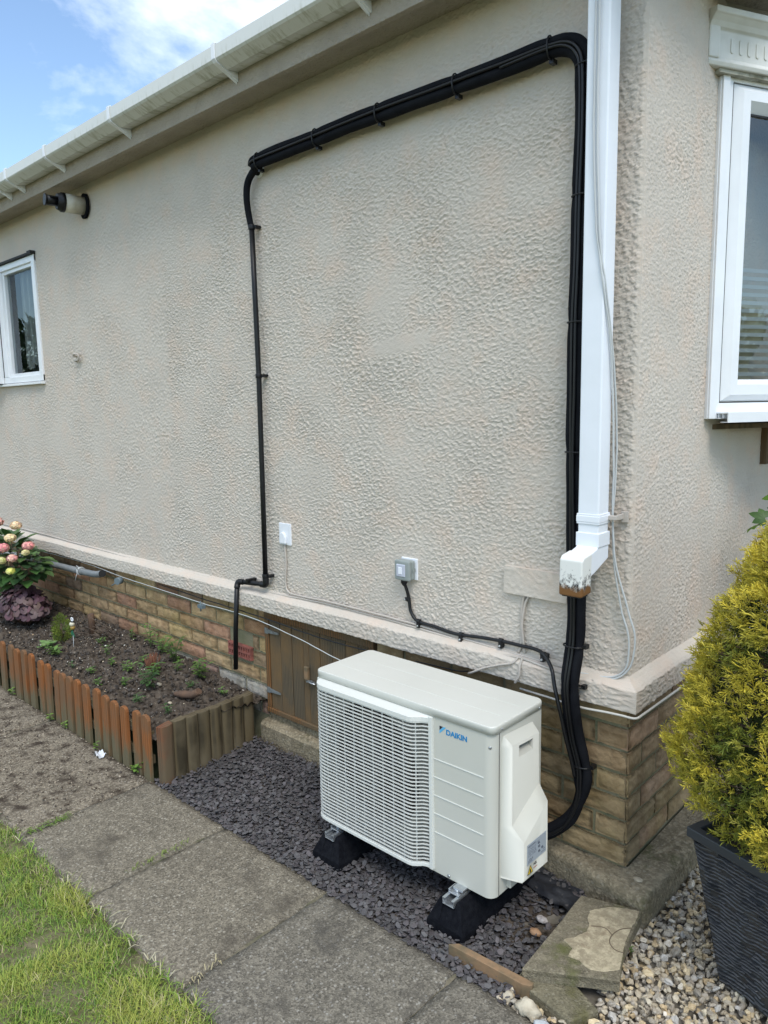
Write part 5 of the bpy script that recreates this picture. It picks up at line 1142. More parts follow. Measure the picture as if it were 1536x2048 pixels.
# ------------------------------------------------------------------ raised bed: pickets, logs, soil
def bed():
    t = empty('picket_edging', (-2.6, -.57, 0), 'row of short orange-stained wooden pickets edging the flower bed', 'picket fence')
    xs = [-6.2+.098*i for i in range(30)]; xs = [x for x in xs if x < -3.39]+[-3.335, -3.229, -3.135, -3.040, -2.946, -2.842, -2.748, -2.659, -2.583, -2.511, -2.419, -2.334, -2.242, -2.152, -2.064, -1.976, -1.888, -1.800]
    for i, x in enumerate(xs):
        hw = .0275*random.uniform(.92, 1.06); h = (.277 if x < -2.7 else .270)+random.uniform(-.007, .007); b = MB(); lean = random.uniform(-.006, .006); ty = random.uniform(-.006, .004)
        out = [(-hw, -.03), (hw, -.03)]
        for k in range(7):
            a = math.pi*k/6; out.append((hw*math.cos(a), h-hw*.72+hw*.72*math.sin(a)))
        vs = []; 
        for s_, yy in ((0, -.580), (1, -.564)):
            for u, v in out: vs.append((x+u+lean*v/h, yy+ty+.004*v/h, v))
        n = len(out); b.add(vs, [tuple(range(n)), tuple(range(2*n-1, n-1, -1))]+[(k, (k+1) % n, n+(k+1) % n, n+k) for k in range(n)])
        b.build('picket', M['picket'], t, .0025)
    b = MB(); b.box(-6.3, -1.79, -.560, -.545, .06, .095); b.box(-6.3, -1.79, -.560, -.545, .16, .20); b.build('rail', M['log'], t)
    t = empty('log_edging', (-1.74, -.3, 0), 'row of grey brown half-log boards closing the end of the bed', 'log edging')
    A = Vector((-1.712, -.560, 0)); B = Vector((-1.768, -.052, 0)); n = 8
    for i in range(n):
        a = A.lerp(B, i/n); c = A.lerp(B, (i+1)/n); d = (c-a); L = d.length; d.normalize(); nn = Vector((-d.y, d.x, 0)); nn = nn if nn.x > 0 else -nn
        h = .243-.022*i/n+random.uniform(-.003, .003); b = MB(); m = 10; out = []
        for k in range(m+1):
            u = k/m; out.append(a+d*(.001+(L-.002)*u)+nn*(.013*math.sin(math.pi*u)**.6))
        out += [a+d*(L-.001)-nn*.028, a+d*.001-nn*.028]
        vs = [(p.x, p.y, -.03) for p in out]+[(p.x, p.y, h+.004*math.sin(3*k+i)) for k, p in enumerate(out)]; q = len(out)
        b.add(vs, [tuple(range(q))[::-1], tuple(range(q, 2*q))]+[(k, (k+1) % q, q+(k+1) % q, q+k) for k in range(q)])
        b.build('log', M['logred'] if i == 0 else M['log'], t, .0015)
    # soil
    X, Y, F = grid_np(np.arange(-6.2, -1.735, .012), np.arange(-.562, .022, .012))
    Z = .205+.045*np.clip((-X-1.9)/1.2, 0, 1)*np.clip((Y+.56)/.5, 0, 1)-.030*np.clip((Y+.3)/.3, 0, 1)*np.exp(-((X+1.85)/.25)**2)+.006*field(X.shape, .012, .09, .09, rng)+.006*field(X.shape, .012, .035, .035, rng)
    Z -= .045*np.exp(-((Y+.565)/.03)**2)*.5
    npmesh('bed_soil', np.stack([X, Y, Z], -1).reshape(-1, 3), F, M['soil'], kind='structure')
    global soilz
    def soilz(x, y): return .205+.045*min(1, max(0, (-x-1.9)/1.2))*min(1, max(0, (y+.56)/.5))-.030*min(1, max(0, (y+.3)/.3))*math.exp(-((x+1.85)/.25)**2)
    rg = np.random.default_rng(8)
    X = rg.uniform(-4.4, -1.78, 2600); Y = rg.uniform(-.54, .0, 2600); Z = np.array([soilz(a, b) for a, b in zip(X, Y)])+.006; n = len(X)
    cl = np.array([(.045, .037, .030), (.075, .06, .047), (.11, .088, .066), (.035, .028, .022)])[rg.integers(0, 4, n)]
    scatter('soil_crumbs', np.stack([X, Y, Z], -1), rg.uniform(.004, .012, n), .9, .5, cl, M['shell'], 'dark crumbs of soil and bark over the flower bed', 'soil crumbs', 5, nv=6)
    w = np.concatenate([rg.normal(-2.95, .45, 300), rg.uniform(-3.9, -1.85, 260)]); X = np.clip(w, -4.2, -1.8); n = len(X); Y = rg.uniform(-.52, -.02, n); Z = np.array([soilz(a, b) for a, b in zip(X, Y)])+.014
    cl = np.array([(.60, .55, .46), (.5, .42, .3), (.68, .66, .6), (.35, .25, .15)])[rg.integers(0, 4, n)]
    scatter('pale_fragments', np.stack([X, Y, Z], -1), rg.uniform(.0012, .0032, n)*np.where(rg.uniform(0, 1, n) < .12, 2.2, 1), .5, .5, cl, M['shell'], 'pale shell and bark fragments sprinkled over the flower bed soil', 'fragments', 6, nv=6)
    # leaf litter on the dirty slab of the path
    n = 1500; X = rg.uniform(-3.2, -1.74, n); Y = np.clip(rg.normal(-.80, .17, n), -1.09, -.59); Z = np.full(n, .002)
    cl = np.array([(.30, .26, .19), (.07, .05, .035), (.04, .03, .022), (.10, .07, .045), (.36, .30, .23)])[rg.integers(0, 5, n)]
    scatter('leaf_litter', np.stack([X, Y, Z], -1), rg.uniform(.0015, .006, n), .4, .3, cl, M['shell'], 'dry crumbs and grit scattered over the path beside the pickets', 'litter', 7, nv=5)
bed()
# ------------------------------------------------------------------ plants
def leafquad(V, Fq, C, base, d, up, L, w, col, fold=.25, n=3):
    """pointed leaf as 2 x n quads with a fold; appended to lists"""
    d = d.normalized(); s = d.cross(up)
    if s.length < 1e-4: s = d.cross(Vector((1, 0, 0)))
    s.normalize(); nn = s.cross(d).normalized(); b = len(V)
    prof = [(0, .06), (.28, .8), (.55, 1.0), (.8, .62), (1, .03)]
    for t, k in prof:
        c = base+d*(L*t)-nn*(L*.22*t*t); e = s*(w*.5*k); f = nn*(w*.5*k*fold)
        V += [c-e+f, c, c+e+f]
    for i in range(len(prof)-1):
        Fq += [(b+3*i, b+3*i+1, b+3*i+4, b+3*i+3), (b+3*i+1, b+3*i+2, b+3*i+5, b+3*i+4)]; C += [col, col]
def leafobj(name, V, Fq, C, parent=None, m='leaf'):
    return npmesh(name, np.array([tuple(v) for v in V]), np.array(Fq), M[m], parent, np.array(C), True)
def rcol(c, a=.25): k = random.uniform(1-a, 1+a); return tuple(min(1, q*k*random.uniform(.93, 1.07)) for q in c)
def weed(x, y, z, n, L, col, label, spread=1.0, name='weed', wid=.42, group='weeds in the flower bed', height=.0):
    V, Fq, C = [], [], []; st = MB(); ns = max(1, n//9)
    for s in range(ns):
        a0 = random.uniform(0, 6.28); tip = Vector((x+math.cos(a0)*spread*L*.9*(s > 0), y+math.sin(a0)*spread*L*.6*(s > 0), z+L*random.uniform(.5, 1.1)+height*random.uniform(.5, 1)))
        st.tube([(x, y, z-.01), (Vector((x, y, z))+tip)/2+Vector((0, 0, .01)), tip], .0014, 5, col=None)
        for k in range(9):
            t = .15+.85*k/8; p = Vector((x, y, z)).lerp(tip, t); a = k*2.4+random.random(); d = Vector((math.cos(a), math.sin(a), random.uniform(.05, .7)))
            leafquad(V, Fq, C, p, d, Vector((0, 0, 1)), L*random.uniform(.45, .8), L*wid*random.uniform(.4, .7), rcol(col))
    t = empty(name, (x, y, z), label, 'plant', group)
    leafobj('foliage', V, Fq, C, t); st.build('stem', M['twig'] if False else mat('green stem', (.10, .14, .05), .7) if 'green stem' not in bpy.data.materials else bpy.data.materials['green stem'], t)
def plants():
    random.seed(31)
    G1 = (.09, .17, .035); G2 = (.12, .21, .05); G3 = (.06, .12, .04)
    W_ = [(-2.40, -.075, 30, .05, G1, 'tall leafy weed against the bricks, right of the ornament', .10), (-2.68, -.045, 20, .045, G2, 'pair of young leafy stems against the brick wall', .09), (-2.55, -.055, 20, .05, G2, 'leafy weed against the bricks beside the cut brown stems', .07),
          (-2.32, -.23, 26, .045, G1, 'small weed at the foot of the cut brown stems', .0), (-2.47, -.30, 22, .04, G2, 'bright low weed in front of the cut brown stems', .0), (-2.13, -.10, 34, .05, G1, 'bushy green weed near the end of the bed by the wall', .07),
          (-2.28, -.13, 14, .035, G2, 'small seedling between weeds near the wall', .03), (-2.20, -.34, 34, .055, G3, 'dark green weed at the front near the log edging', .08), (-2.60, -.42, 16, .035, G2, 'low seedling behind the pickets', .0),
          (-2.78, -.25, 12, .03, G2, 'single seedling in the open soil beside the ornament', .02), (-3.02, -.42, 18, .06, G2, 'broad leaved seedling beside the small yellow green shrub', .0), (-2.42, -.47, 14, .03, G1, 'weed just behind the right hand pickets', .0), (-2.85, -.06, 14, .03, G1, 'wispy weed by the wall left of the ornament', .06), (-2.05, -.21, 20, .03, G3, 'creeping weed near the dark branch', .01)]
    for x, y, n, L, c, lab, h in W_: weed(x, y, soilz(x, y)+.005, int(n*1.5), L*1.15, c, lab, height=h)
    LOW = [(-2.95, -.20, 'beside the ornament stake'), (-2.75, -.45, 'close behind the middle pickets'), (-2.52, -.18, 'left of the cut brown stems'), (-2.10, -.45, 'behind the right hand pickets'), (-1.92, -.12, 'near the far end of the log edging'), (-2.33, -.39, 'in front of the middle of the bed'), (-2.62, -.30, 'in open soil in the middle of the bed'), (-3.35, -.22, 'between the purple leaves and the small shrub'), (-1.88, -.42, 'in the corner behind the last picket')]
    for x, y, w in LOW: weed(x, y, soilz(x, y)+.004, random.randint(16, 30), random.uniform(.028, .042), random.choice([G1, G2, G3]), 'small low weed '+w)
    for x, y, n, L, lab in ((-1.895, -.590, 18, .034, 'bright green seedling at the foot of the last picket'), (-2.55, -.592, 10, .03, 'small leafy shoot growing between the pickets'), (-2.70, -.60, 14, .03, 'low green weed at the picket feet on the path'), (-2.22, -.598, 12, .026, 'tiny weed beside the plastic wrapper'), (-3.20, -.592, 10, .03, 'tiny weed at the feet of the far pickets')):
        weed(x, y, .0, n, L, (.16, .27, .05), lab, group='weeds along the picket fence', wid=.75, height=.02)
    # small leaves at footing
    weed(.118, -.20, .0, 12, .016, G2, 'tiny weed beside the cream-faced slab', group='weeds in gravel')
    # cut brown stems
    b = MB()
    for i in range(46):
        a = random.uniform(0, 6.28); r = random.uniform(0, .022); l = random.uniform(.05, .10); p = Vector((-2.40+r*math.cos(a), -.20+r*math.sin(a), soilz(-2.4, -.2)-.01)); d = Vector((math.cos(a)*.35*r/.022, math.sin(a)*.35*r/.022, 1)).normalized()
        b.tube([p, p+d*l], .0019, 5)
    tag(b.build('cut_stems', mat('cut brown stems', (.16, .06, .03), .8, var=(.10, .045, .025), vscale=40)), 'clump of cut reddish brown stems in the middle of the bed', 'plant')
    # dead branches bundle left
    b = MB()
    for i in range(34):
        p = Vector((-3.00+random.uniform(-.10, .05), -.10+random.uniform(-.06, .04), soilz(-3, -.1))); a = random.uniform(-2.9, -.2); l = random.uniform(.06, .16); d = Vector((math.cos(a), math.sin(a)*.6, random.uniform(.1, .8))).normalized()
        b.tube([p, p+d*l*.5+Vector((0, 0, .008)), p+d*l], [.0025, .002, .0012], 5)
    tag(b.build('dead_twigs', mat('dead twigs', (.15, .11, .08), .9, var=(.08, .06, .045), vscale=30)), 'tangle of dead brown twigs behind the ornament', 'twigs')
    b = MB(); b.tube(smooth_path([(-2.03, -.30, .222), (-1.985, -.295, .232), (-1.94, -.28, .236), (-1.905, -.268, .246), (-1.885, -.262, .262)], 4), [.008, .010, .012, .014, .016, .017, .018, .018, .018, .018, .018, .018, .018, .018, .018, .017, .016], 10)
    tag(b.build('branch_stub', M['twig']), 'sawn dark branch stub lying in the corner of the bed', 'branch')
    b = MB(); b.tube([(-3.16, -.14, .22), (-3.165, -.14, .33), (-3.165, -.142, .36)], [.022, .019, .018], 10); tag(b.build('stump', M['twig']), 'short sawn stump behind the yellow green shrub', 'stump')
    # small yellow-green shrub
    V, Fq, C = [], [], []; c = Vector((-3.20, -.30, .30))
    for i in range(900):
        d = Vector((random.gauss(0, 1), random.gauss(0, 1), random.gauss(0, 1))).normalized(); p = c+Vector((d.x*.052, d.y*.045, d.z*.085))*random.uniform(.55, 1.06)
        leafquad(V, Fq, C, p, (d+Vector((0, 0, .4))).normalized(), Vector((0, 1, 0)), .013, .009, rcol((.20, .25, .05)))
    t = empty('small_shrub', (-3.2, -.3, .22), 'small dense yellow green conical shrub at the left of the bed', 'shrub'); leafobj('foliage', V, Fq, C, t); s = MB(); s.tube([(-3.2, -.3, .2), (-3.2, -.3, .33)], .004, 6); s.build('stem', M['twig'], t)
    V, Fq, C = [], [], []
    for i in range(9):
        a = random.uniform(0, 6.28); leafquad(V, Fq, C, Vector((-3.17+random.uniform(-.05, .04), -.40+random.uniform(-.03, .03), .235)), Vector((math.cos(a), math.sin(a), .5)), Vector((0, 0, 1)), random.uniform(.05, .075), .035, rcol((.17, .27, .10)))
    t = empty('foxglove_rosette', (-3.17, -.4, .23), 'rosette of broad pale green leaves in front of the small shrub', 'plant'); leafobj('foliage', V, Fq, C, t)
    # heuchera
    V, Fq, C = [], [], []; c = Vector((-3.74, -.30, .35)); st = MB()
    def lobed(V, Fq, C, p, d, up, r, col):
        s = d.cross(up).normalized(); nn = s.cross(d).normalized(); b0 = len(V); V.append(p+nn*r*.08); n = 12
        for k in range(n):
            a = -2.7+5.4*k/(n-1); rr = r*(.78+.22*abs(math.cos(a*2.6))); V.append(p+(d*math.cos(a)+s*math.sin(a))*rr-nn*r*.18*random.uniform(.3, 1))
        for k in range(0, n-2, 2): Fq.append((b0, b0+1+k, b0+2+k, b0+3+k)); C.append(col)
        Fq.append((b0, b0+n-1, b0+n, b0+n)) if False else None
    for i in range(420):
        d = Vector((random.gauss(0, 1), random.gauss(0, 1), abs(random.gauss(0, .8)))).normalized(); p = c+Vector((d.x*.24, d.y*.14, d.z*.16-.04))*random.uniform(.55, 1.05)
        nrm = (d+Vector((random.gauss(0, .5), -.3+random.gauss(0, .4), .5))).normalized(); dd = Vector((d.x, d.y, -.2)); dd = (dd-nrm*dd.dot(nrm)).normalized()
        lobed(V, Fq, C, p, dd, nrm, random.uniform(.018, .032), rcol(random.choice([(.085, .040, .052), (.12, .060, .070), (.055, .025, .035), (.14, .085, .085)])))
        if i % 3 == 0: st.tube([(c.x+random.uniform(-.05, .05), c.y, .2), p], .0014, 4)
    t = empty('purple_heuchera', (-3.62, -.3, .22), 'mound of dark purple lobed leaves at the far left of the bed', 'plant'); leafobj('foliage', V, Fq, C, t); st.build('stem', M['twig'], t)
    # hydrangea
    HEADS = ((-3.56, -.40, .800, .040, (.75, .60, .33)), (-3.36, -.38, .775, .040, (.72, .30, .28)), (-3.69, -.40, .726, .046, (.72, .25, .27)), (-3.56, -.40, .680, .036, (.70, .33, .30)), (-3.46, -.36, .720, .026, (.62, .57, .25)), (-3.52, -.43, .615, .030, (.55, .58, .12)), (-3.70, -.41, .650, .036, (.62, .60, .22)), (-3.62, -.34, .86, .04, (.7, .5, .3)), (-3.95, -.33, .85, .05, (.72, .35, .3)))
    V, Fq, C = [], [], []; c = Vector((-3.98, -.27, .60)); st = MB()
    for i in range(330):
        d = Vector((random.gauss(0, 1), random.gauss(0, 1), random.gauss(.1, .8))).normalized(); p = c+Vector((d.x*.44, d.y*.13, d.z*.17))*random.uniform(.5, 1.0)
        leafquad(V, Fq, C, p, Vector((d.x, d.y-.2, d.z*.3+.1)), Vector((0, 0, 1)), random.uniform(.07, .11), random.uniform(.05, .07), rcol(random.choice([(.05, .11, .03), (.08, .15, .04), (.04, .085, .03)])))
        if i % 8 == 0: st.tube([(c.x+random.uniform(-.06, .06), c.y, .22), p], .003, 5)
    t = empty('hydrangea', (-3.8, -.26, .24), 'hydrangea bush with pink and cream flower heads at the left end of the wall', 'bush'); leafobj('foliage', V, Fq, C, t); st.build('stem', M['twig'], t)
    for (x, y, z, r, col) in HEADS:
        V, Fq, C = [], [], []
        for i in range(300):
            d = Vector((random.gauss(0, 1), random.gauss(0, 1), random.gauss(.15, 1))).normalized(); p = Vector((x, y, z))+Vector((d.x, d.y, d.z*.7))*r*random.uniform(.60, .86); s = d.cross(Vector((0, .3, 1))).normalized(); u = s.cross(d); q = random.uniform(.006, .0115); tw = random.uniform(0, 1.5); s, u = s*math.cos(tw)+u*math.sin(tw), u*math.cos(tw)-s*math.sin(tw)
            b0 = len(V); V += [p+s*q, p+u*q, p-s*q, p-u*q]; Fq.append((b0, b0+1, b0+2, b0+3)); cc = Vector(col)*.6+Vector((.78, .62, .42))*.4 if random.random() < .4 else Vector(col); C.append(rcol(tuple(cc), .38))
        leafobj('flower_head', V, Fq, C, t, 'petal')
    # garden ornament: bee shaped figure with a daisy on a stake
    t = empty('garden_ornament', (-3.03, -.31, .22), 'small bee shaped garden stake ornament with a white daisy on top', 'ornament'); x, y = -3.03, -.31
    s = MB(); s.tube([(x-.008, y, .19), (x, y, .31)], .0016, 6); s.build('stake', M['greycable'], t)
    s = MB(); s.ball((x, y, .345), .016, 2, sc=(1, .8, .8)); s.build('body', mat('gold paint', (.30, .19, .04), .4), t)
    s = MB(); s.ball((x, y-.002, .366), .0155, 2, sc=(1.05, .9, .9)); s.build('head', mat('cream paint', (.62, .58, .44), .4), t)
    s = MB(); s.ball((x, y+.001, .3765), .0120, 2, sc=(1, .9, .5)); s.build('cap', M['dark'], t)
    s = MB()
    for k in range(9):
        a = 2*math.pi*k/9; s.ball((x+.012*math.cos(a), y, .392+.008*math.sin(a)), .0062, 1, sc=(1, .5, .7))
    s.build('daisy', M['whiteplastic'], t)
    V, Fq, C = [], [], []
    for dx in (-.3, .5): leafquad(V, Fq, C, Vector((x, y, .335)), Vector((dx, -.2, -1)), Vector((0, -1, 0)), .048, .020, (.03, .16, .09))
    leafobj('leaf', V, Fq, C, t)
    # pieces of rockery stones in bed
    for i, (sx, sy, r, lab) in enumerate(((-2.20, -.28, .012, 'cream stone in the middle of the flower bed'), (-1.835, -.05, .010, 'pale flat stone on the soil by the last log'), (-1.97, -.36, .009, 'small pinkish stone near the branch stub'))):
        b = MB(); b.ball((sx, sy, soilz(sx, sy)+.008), r, 2, jit=.12, sc=(1.4, 1, .7)); tag(b.build('stone', M['rock']), lab, 'stone')
plants()
# ------------------------------------------------------------------ planter, conifer, maple
PX = Vector((.951, -.309, 0)); PY = Vector((.309, .951, 0)); PC = Vector((.255, -.188, 0))
def planter():
    t = empty('planter', (.5, -.06, 0), 'tall dark grey tapered planter with ribbed slate-effect sides standing on pale gravel', 'planter')
    w = .43; h = .425; b = MB(); cen = PC+PX*w/2+PY*w/2; hb = .150; ht = w/2
    def ring(hw, z, n=60): return None
    random.seed(5)
    # four faces as height fields: layered thin slate strips
    NR = 36; NC = 110
    for f in range(4):
        ax_ = [PX, PY, -PX, -PY][f]; nn = [-PY, PX, PY, -PX][f]
        vs = []; rows = []
        for r_ in range(NR):
            z0 = .004+(h-.030)*r_/NR; z1 = .004+(h-.030)*(r_+1)/NR
            for t_, (zz, pr) in enumerate(((z0+.0004, 0), (z0+(z1-z0)*.30, .35), (z0+(z1-z0)*.80, 1), (z1-.0008, .55))): rows.append((zz, pr, r_))
        for zz, pr, r_ in rows:
            hw = hb+(ht-.004-hb)*(zz/h)
            for c_ in range(NC+1):
                u = -1+2*c_/NC; ph = u*hw*9
                wave = .011*mn.noise(Vector((u*2.6, zz*7, f*3)))+.0030*mn.noise(Vector((u*7, zz*30, f)))
                seg = 1.6*mn.noise(Vector((math.floor(u*6+r_*1.7+mn.noise(Vector((r_*3.3, f, 0)))*3)*1.37, r_*2.3, f*5)))+.8*mn.noise(Vector((u*16, r_*1.9, f*7)))
                d = pr*(.0030+.0030*seg)
                if min(c_, NC-c_) < 1: d = 0
                p = cen+ax_*(u*hw)+nn*(hw+d); vs.append((p.x, p.y, zz+wave))
        m = NC+1; fs = [(r_*m+c_, r_*m+c_+1, (r_+1)*m+c_+1, (r_+1)*m+c_) for r_ in range(len(rows)-1) for c_ in range(NC)]
        b.add(vs, fs, None, False)
    b.build('pot_wall', M['pot'], t, fix=False)
    r = MB(); o = ht+.004; i_ = ht-.020
    def sq(hw, z): return [tuple(cen+PX*(a*hw)+PY*(c*hw)+Vector((0, 0, z))) for a, c in ((-1, -1), (1, -1), (1, 1), (-1, 1))]
    rings = [sq(ht-.002, h-.028), sq(o, h-.026), sq(o, h), sq(i_, h), sq(i_-.004, h-.10)]
    for q in rings: r.v += q
    for k in range(4):
        for j in range(4): r.f.append([k*4+j, k*4+(j+1) % 4, (k+1)*4+(j+1) % 4, (k+1)*4+j]); r.c.append(None); r.sm.append(False)
    r.build('rim', M['rim'], t, .0025)
    s = MB(); s.add(sq(i_-.002, h-.055), [(0, 1, 2, 3)]); s.build('compost', M['soil'], t)
    return cen, h
M['pot'] = mat('slate effect resin', (.030, .033, .038), .36, spec=.6, var=(.018, .020, .024), vscale=20, bump=.0015, bscale=110)
M['rim'] = mat('dark grey resin rim', (.036, .041, .047), .42, spec=.5)
cen, ph = planter()
def conifer():
    random.seed(77); rg = np.random.default_rng(77)
    t = empty('conifer', (cen.x, cen.y, ph-.05), 'golden green dwarf conifer bush growing in the dark planter', 'conifer')
    cx, cy = cen.x+.045, cen.y+.05
    def radius(z):     # silhouette radius by height
        z += .015
        pts = [(.42, .10), (.46, .22), (.50, .31), (.55, .375), (.62, .40), (.70, .395), (.78, .38), (.86, .36), (.95, .335), (1.05, .285), (1.15, .24), (1.25, .19), (1.35, .125), (1.50, .03)]
        for i in range(len(pts)-1):
            if z <= pts[i+1][0]: a, b = pts[i], pts[i+1]; return .99*(a[1]+(b[1]-a[1])*(z-a[0])/(b[0]-a[0]))
        return .02
    st = MB(); st.tube([(cx, cy, ph-.08), (cx, cy, .8), (cx, cy, 1.3)], [.018, .014, .005], 8)
    def template():
        """one tuft of forked sprays pointing up local z"""
        V = []; T = []; K = []
        def spin(a, dr, l, w, k):
            dr = dr.normalized(); sd = dr.cross(Vector((.3, .5, .8))).normalized(); up = sd.cross(dr); b0 = len(V); m = a+dr*l*.5; e = a+dr*l
            V.extend([a, m+sd*w, m-sd*w*.5+up*w*.85, m-sd*w*.5-up*w*.85, e]); T.extend([(b0, b0+2, b0+1), (b0, b0+3, b0+2), (b0, b0+1, b0+3), (b0+4, b0+1, b0+2), (b0+4, b0+2, b0+3), (b0+4, b0+3, b0+1)]); K.extend([k*.8]*3+[k]*3)
        for j in range(8):
            p = Vector((random.gauss(0, .010), random.gauss(0, .010), random.gauss(0, .010))); d = Vector((random.gauss(0, .5), random.gauss(0, .5), 1)).normalized(); L = random.uniform(.022, .040)
            s_ = d.cross(Vector((random.gauss(0, 1), random.gauss(0, 1), .1))).normalized(); nn = s_.cross(d); sh = random.uniform(.75, 1.25)
            spin(p, d, L, .0014, sh)
            for i in range(6):
                tt = .10+.72*i/6; sg = 1 if i % 2 else -1; ang = random.uniform(.5, .85); dr = d*math.cos(ang)+(s_*sg+nn*random.uniform(-.7, .7)).normalized()*math.sin(ang)
                spin(p+d*L*tt, dr, L*random.uniform(.30, .50), .00125, sh*random.uniform(.85, 1.25))
        return np.array([tuple(v) for v in V]), np.array(T), np.array(K)
    TP = [template() for _ in range(10)]
    Vs = []; Fs = []; Cs = []; off = 0; view = math.atan2(CAM.y-cy, CAM.x-cx)
    for ci in range(5600):
        z = random.uniform(.42, 1.48); rr = radius(z); a = random.uniform(-math.pi, math.pi)
        if random.random() > rr/.41+.1: continue
        da = (a-view+math.pi) % (2*math.pi)-math.pi
        if abs(da) > 2.2 and random.random() < .75: continue
        ns = mn.noise(Vector((math.cos(a)*3.2, math.sin(a)*3.2, z*7)))+.5*mn.noise(Vector((math.cos(a)*8, math.sin(a)*8, z*18)))
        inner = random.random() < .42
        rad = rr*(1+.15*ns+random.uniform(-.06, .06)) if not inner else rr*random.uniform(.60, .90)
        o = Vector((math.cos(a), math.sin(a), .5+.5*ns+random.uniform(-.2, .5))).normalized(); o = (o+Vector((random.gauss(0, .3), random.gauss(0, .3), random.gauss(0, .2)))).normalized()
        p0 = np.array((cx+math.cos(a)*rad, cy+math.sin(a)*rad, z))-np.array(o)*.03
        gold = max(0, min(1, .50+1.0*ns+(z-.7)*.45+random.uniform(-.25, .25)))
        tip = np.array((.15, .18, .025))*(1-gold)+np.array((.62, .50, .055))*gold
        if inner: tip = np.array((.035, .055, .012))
        if not inner and ci % 9 == 0: st.tube([(cx, cy, z-.12), tuple(p0)], [.004, .0012], 5)
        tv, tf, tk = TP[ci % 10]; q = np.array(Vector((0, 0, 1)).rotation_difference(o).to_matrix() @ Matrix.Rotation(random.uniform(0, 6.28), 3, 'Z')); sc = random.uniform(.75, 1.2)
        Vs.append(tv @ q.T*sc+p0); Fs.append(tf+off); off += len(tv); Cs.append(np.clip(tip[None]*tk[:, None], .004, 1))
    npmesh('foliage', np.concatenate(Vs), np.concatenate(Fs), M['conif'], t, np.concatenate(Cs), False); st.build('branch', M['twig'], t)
    print('conifer faces', sum(map(len, Fs)))
M['conif'] = mat('conifer foliage', (1, 1, 1), .55, attr=True, spec=.3)
conifer()
def maple():
    random.seed(9); V, Fq, C = [], [], []; st = MB()
    t = empty('maple_plant', (.5, .9, 0), 'green plant with pointed lobed leaves showing behind the golden conifer', 'plant')
    base = Vector((.42, .75, .0))
    for i in range(150):
        p = Vector((random.uniform(.14, .60), random.uniform(.50, .95), random.uniform(.80, 1.22))); 
        nrm = Vector((random.gauss(.2, .4), random.gauss(-.8, .3), random.gauss(.7, .3))).normalized(); d = Vector((random.gauss(-.3, .6), 0, random.gauss(-.2, .5))); d = (d-nrm*d.dot(nrm)).normalized(); s = d.cross(nrm)
        col = rcol(random.choice([(.13, .24, .03), (.06, .13, .025), (.20, .26, .03)]), .35)
        for a in (-1.5, -.8, 0, .8, 1.5):
            dd = d*math.cos(a)+s*math.sin(a); leafquad(V, Fq, C, p, dd, nrm, .052*(1-.25*abs(a)), .026, col, .1)
        if i % 6 == 0: st.tube([base, (base+p)/2+Vector((0, 0, .1)), p], .003, 5)
    leafobj('foliage', V, Fq, C, t); st.build('stem', M['twig'], t)
maple()
def far_tree(c, label):
    random.seed(2); V, Fq, C = [], [], []; c = Vector(c); t = empty('garden_tree', tuple(c), label, 'tree')
    for i in range(7000):
        k = random.choice([(0, 0, 3.2, 2.1), (-2, .5, 2.6, 1.7), (2.2, -.5, 2.5, 1.8), (4.5, 0, 2.0, 1.6), (-4, 0, 2.0, 1.5)]); d = Vector((random.gauss(0, 1), random.gauss(0, 1), random.gauss(0, 1))).normalized()
        p = c+Vector(k[:3])+Vector((d.x, d.y, d.z*.7))*k[3]*random.uniform(.6, 1.05); leafquad(V, Fq, C, p, d+Vector((0, 0, .3)), Vector((0, 0, 1)), .26, .16, rcol((.07, .13, .03), .5))
    leafobj('crown', V, Fq, C, t); b = MB(); b.tube([c, c+Vector((.1, 0, 1.5)), c+Vector((0, 0, 3))], [.22, .16, .08], 10)
    for x in (-2, 2.2, 4.2, -3.8): b.tube([c+Vector((0, 0, 1)), c+Vector((x, 0, 2.3))], [.1, .04], 8)
    b.build('trunk', M['twig'], t)
far_tree((-25, -9, 0), 'round green tree far from the house, reflected in the small window')
far_tree((26, 10.5, 0), 'round green tree far from the house, reflected in the bay window')
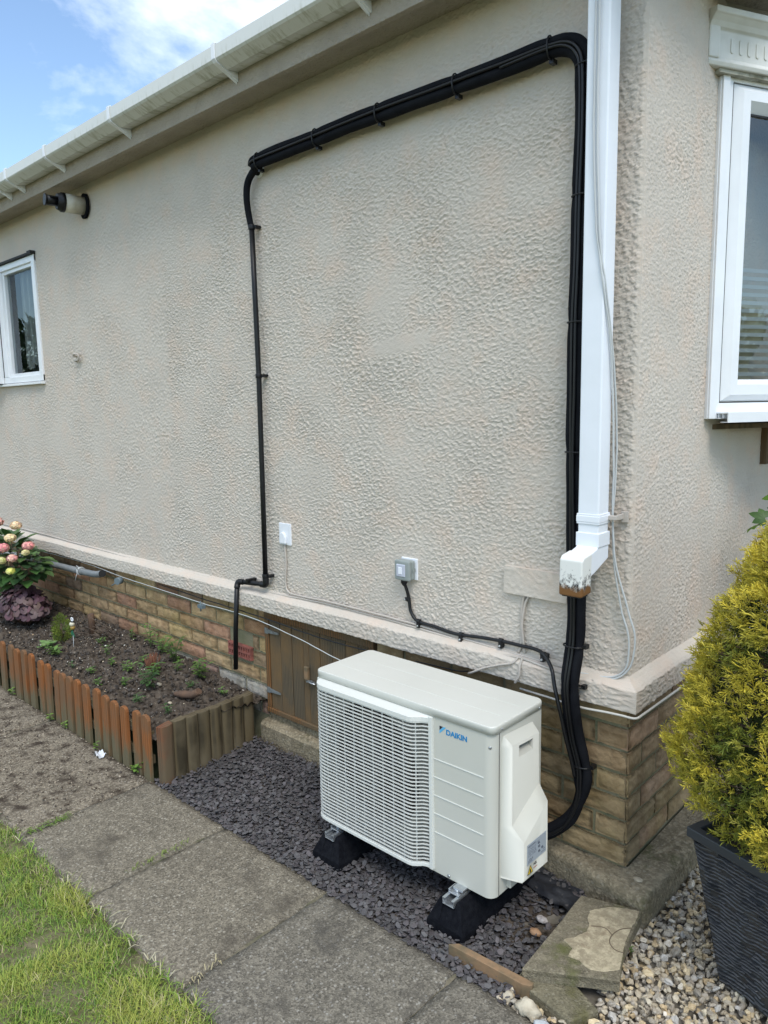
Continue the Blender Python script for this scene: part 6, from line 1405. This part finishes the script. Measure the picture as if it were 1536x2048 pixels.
# ------------------------------------------------------------------ lawn grass
def grass():
    rg = np.random.default_rng(12); n = 175000
    N1 = field((256, 256), .02, .30, .30, rg, .5)*.32; N2 = field((256, 256), .02, .09, .09, rg, .5)*.32; N3 = field((4, 512), .01, .12, .12, rg, .6)
    X = rg.uniform(-3.3, -.15, n); Y = -1.085-np.abs(rg.uniform(0, 1, n))**.9*.80
    nz = sample(N1, Y/.02, X/.02); nz2 = sample(N2, Y/.02, X/.02); edge = -1.104-.012*sample(N3, X*0, X/.01)+.012*rg.standard_normal(n)
    bare = np.exp(-(((X+1.60)/.12)**2+((Y+1.36)/.10)**2))
    keep = (Y < edge) & (rg.uniform(0, 1, n) > .24-1.0*nz) & (rg.uniform(0, 1, n) > bare*.97)
    X, Y, nz, nz2 = X[keep], Y[keep], nz[keep], nz2[keep]; n = len(X)
    a = rg.uniform(0, 2*np.pi, n)+nz2*2; L = rg.uniform(.014, .040, n)*(1+.5*nz); lean = rg.uniform(.35, 1.5, n); w = rg.uniform(.0007, .0015, n)
    dx, dy = np.cos(a), np.sin(a); px, py = -dy, dx; segs = 4; V = np.zeros((n, segs*2, 3)); 
    for k in range(segs):
        t = k/(segs-1); th = lean*(.35+.85*t); r = L*t*np.sin(th); h = L*t*np.cos(th*.85); ww = w*(1-t*.92)
        for s, sg in ((0, -1), (1, 1)):
            V[:, k*2+s, 0] = X+dx*r+px*ww*sg; V[:, k*2+s, 1] = Y+dy*r+py*ww*sg; V[:, k*2+s, 2] = -.012+np.abs(h)
    b = (np.arange(n)*segs*2)[:, None, None]; q = np.array([[2*k, 2*k+1, 2*k+3, 2*k+2] for k in range(segs-1)])[None]; F = (q+b).reshape(-1, 4)
    g = np.array([.16, .27, .035]); y = np.array([.35, .38, .075]); dk = np.array([.07, .15, .02]); straw = np.array([.46, .40, .22])
    m = np.clip(.5+1.2*nz+rg.uniform(-.4, .4, n), 0, 1)[:, None]; c = g*(1-m)+y*m; c = np.where((rg.uniform(0, 1, n) < .22)[:, None], dk, c); st = (rg.uniform(0, 1, n) < .05+.22*(Y > -1.19)*(nz2 > .1))[:, None]; c = np.where(st, straw, c)*rg.uniform(.75, 1.25, (n, 1))
    tag(npmesh('grass', V.reshape(-1, 3), F, M['grass'], None, np.repeat(c, segs-1, axis=0), True), 'bright green lawn grass growing over the edge of the path', 'grass', kind='stuff')
    # long stray blades and tufts in the joints
    V, Fq, C = [], [], []
    def blade(p, a, L, col, z=.004, w=.0016):
        d = Vector((math.cos(a), math.sin(a), 0)); s = Vector((-d.y, d.x, 0))*w; b0 = len(V); V.extend([p-s, p+s, p+d*L*.5+s+Vector((0, 0, .012)), p+d*L*.5-s+Vector((0, 0, .012)), p+d*L+Vector((0, 0, z))])
        Fq.extend([(b0, b0+1, b0+2, b0+3), (b0+3, b0+2, b0+4, b0+4)]); C.extend([col, col])
    random.seed(4)
    for i in range(60):
        x = random.uniform(-1.76, -.62); blade(Vector((x, -1.105+random.uniform(-.02, .01), 0)), random.uniform(-.4, 3.5), random.uniform(.015, .06), random.choice([(.36, .33, .20), (.18, .28, .04), (.14, .24, .03), (.42, .38, .26)]))
    for i in range(60): blade(Vector((-1.786+random.uniform(-.01, .03), random.uniform(-1.09, -.93), 0)), random.uniform(0, 1.2), random.uniform(.02, .05), (.12, .2, .03))
    for i in range(46): blade(Vector((-1.275+random.uniform(-.008, .008), random.uniform(-.95, -.72), 0)), random.uniform(-2.2, 2.2), random.uniform(.008, .03), (.16, .2, .05))
    for i in range(18): blade(Vector((-.713+random.uniform(-.01, .01), random.uniform(-1.10, -.98), 0)), random.uniform(-1.5, 3.0), random.uniform(.010, .035), (.34, .29, .17))
    Va = np.array([tuple(v) for v in V]); Fa = np.array(Fq); T = np.concatenate([Fa[:, :3], Fa[:, [0, 2, 3]]]); Ca = np.array(C); 
    tag(npmesh('joint_grass', Va, T, M['grass'], None, np.concatenate([Ca, Ca]), False), 'dry and green grass blades straggling over the path edge and joints', 'grass', kind='stuff')
grass()
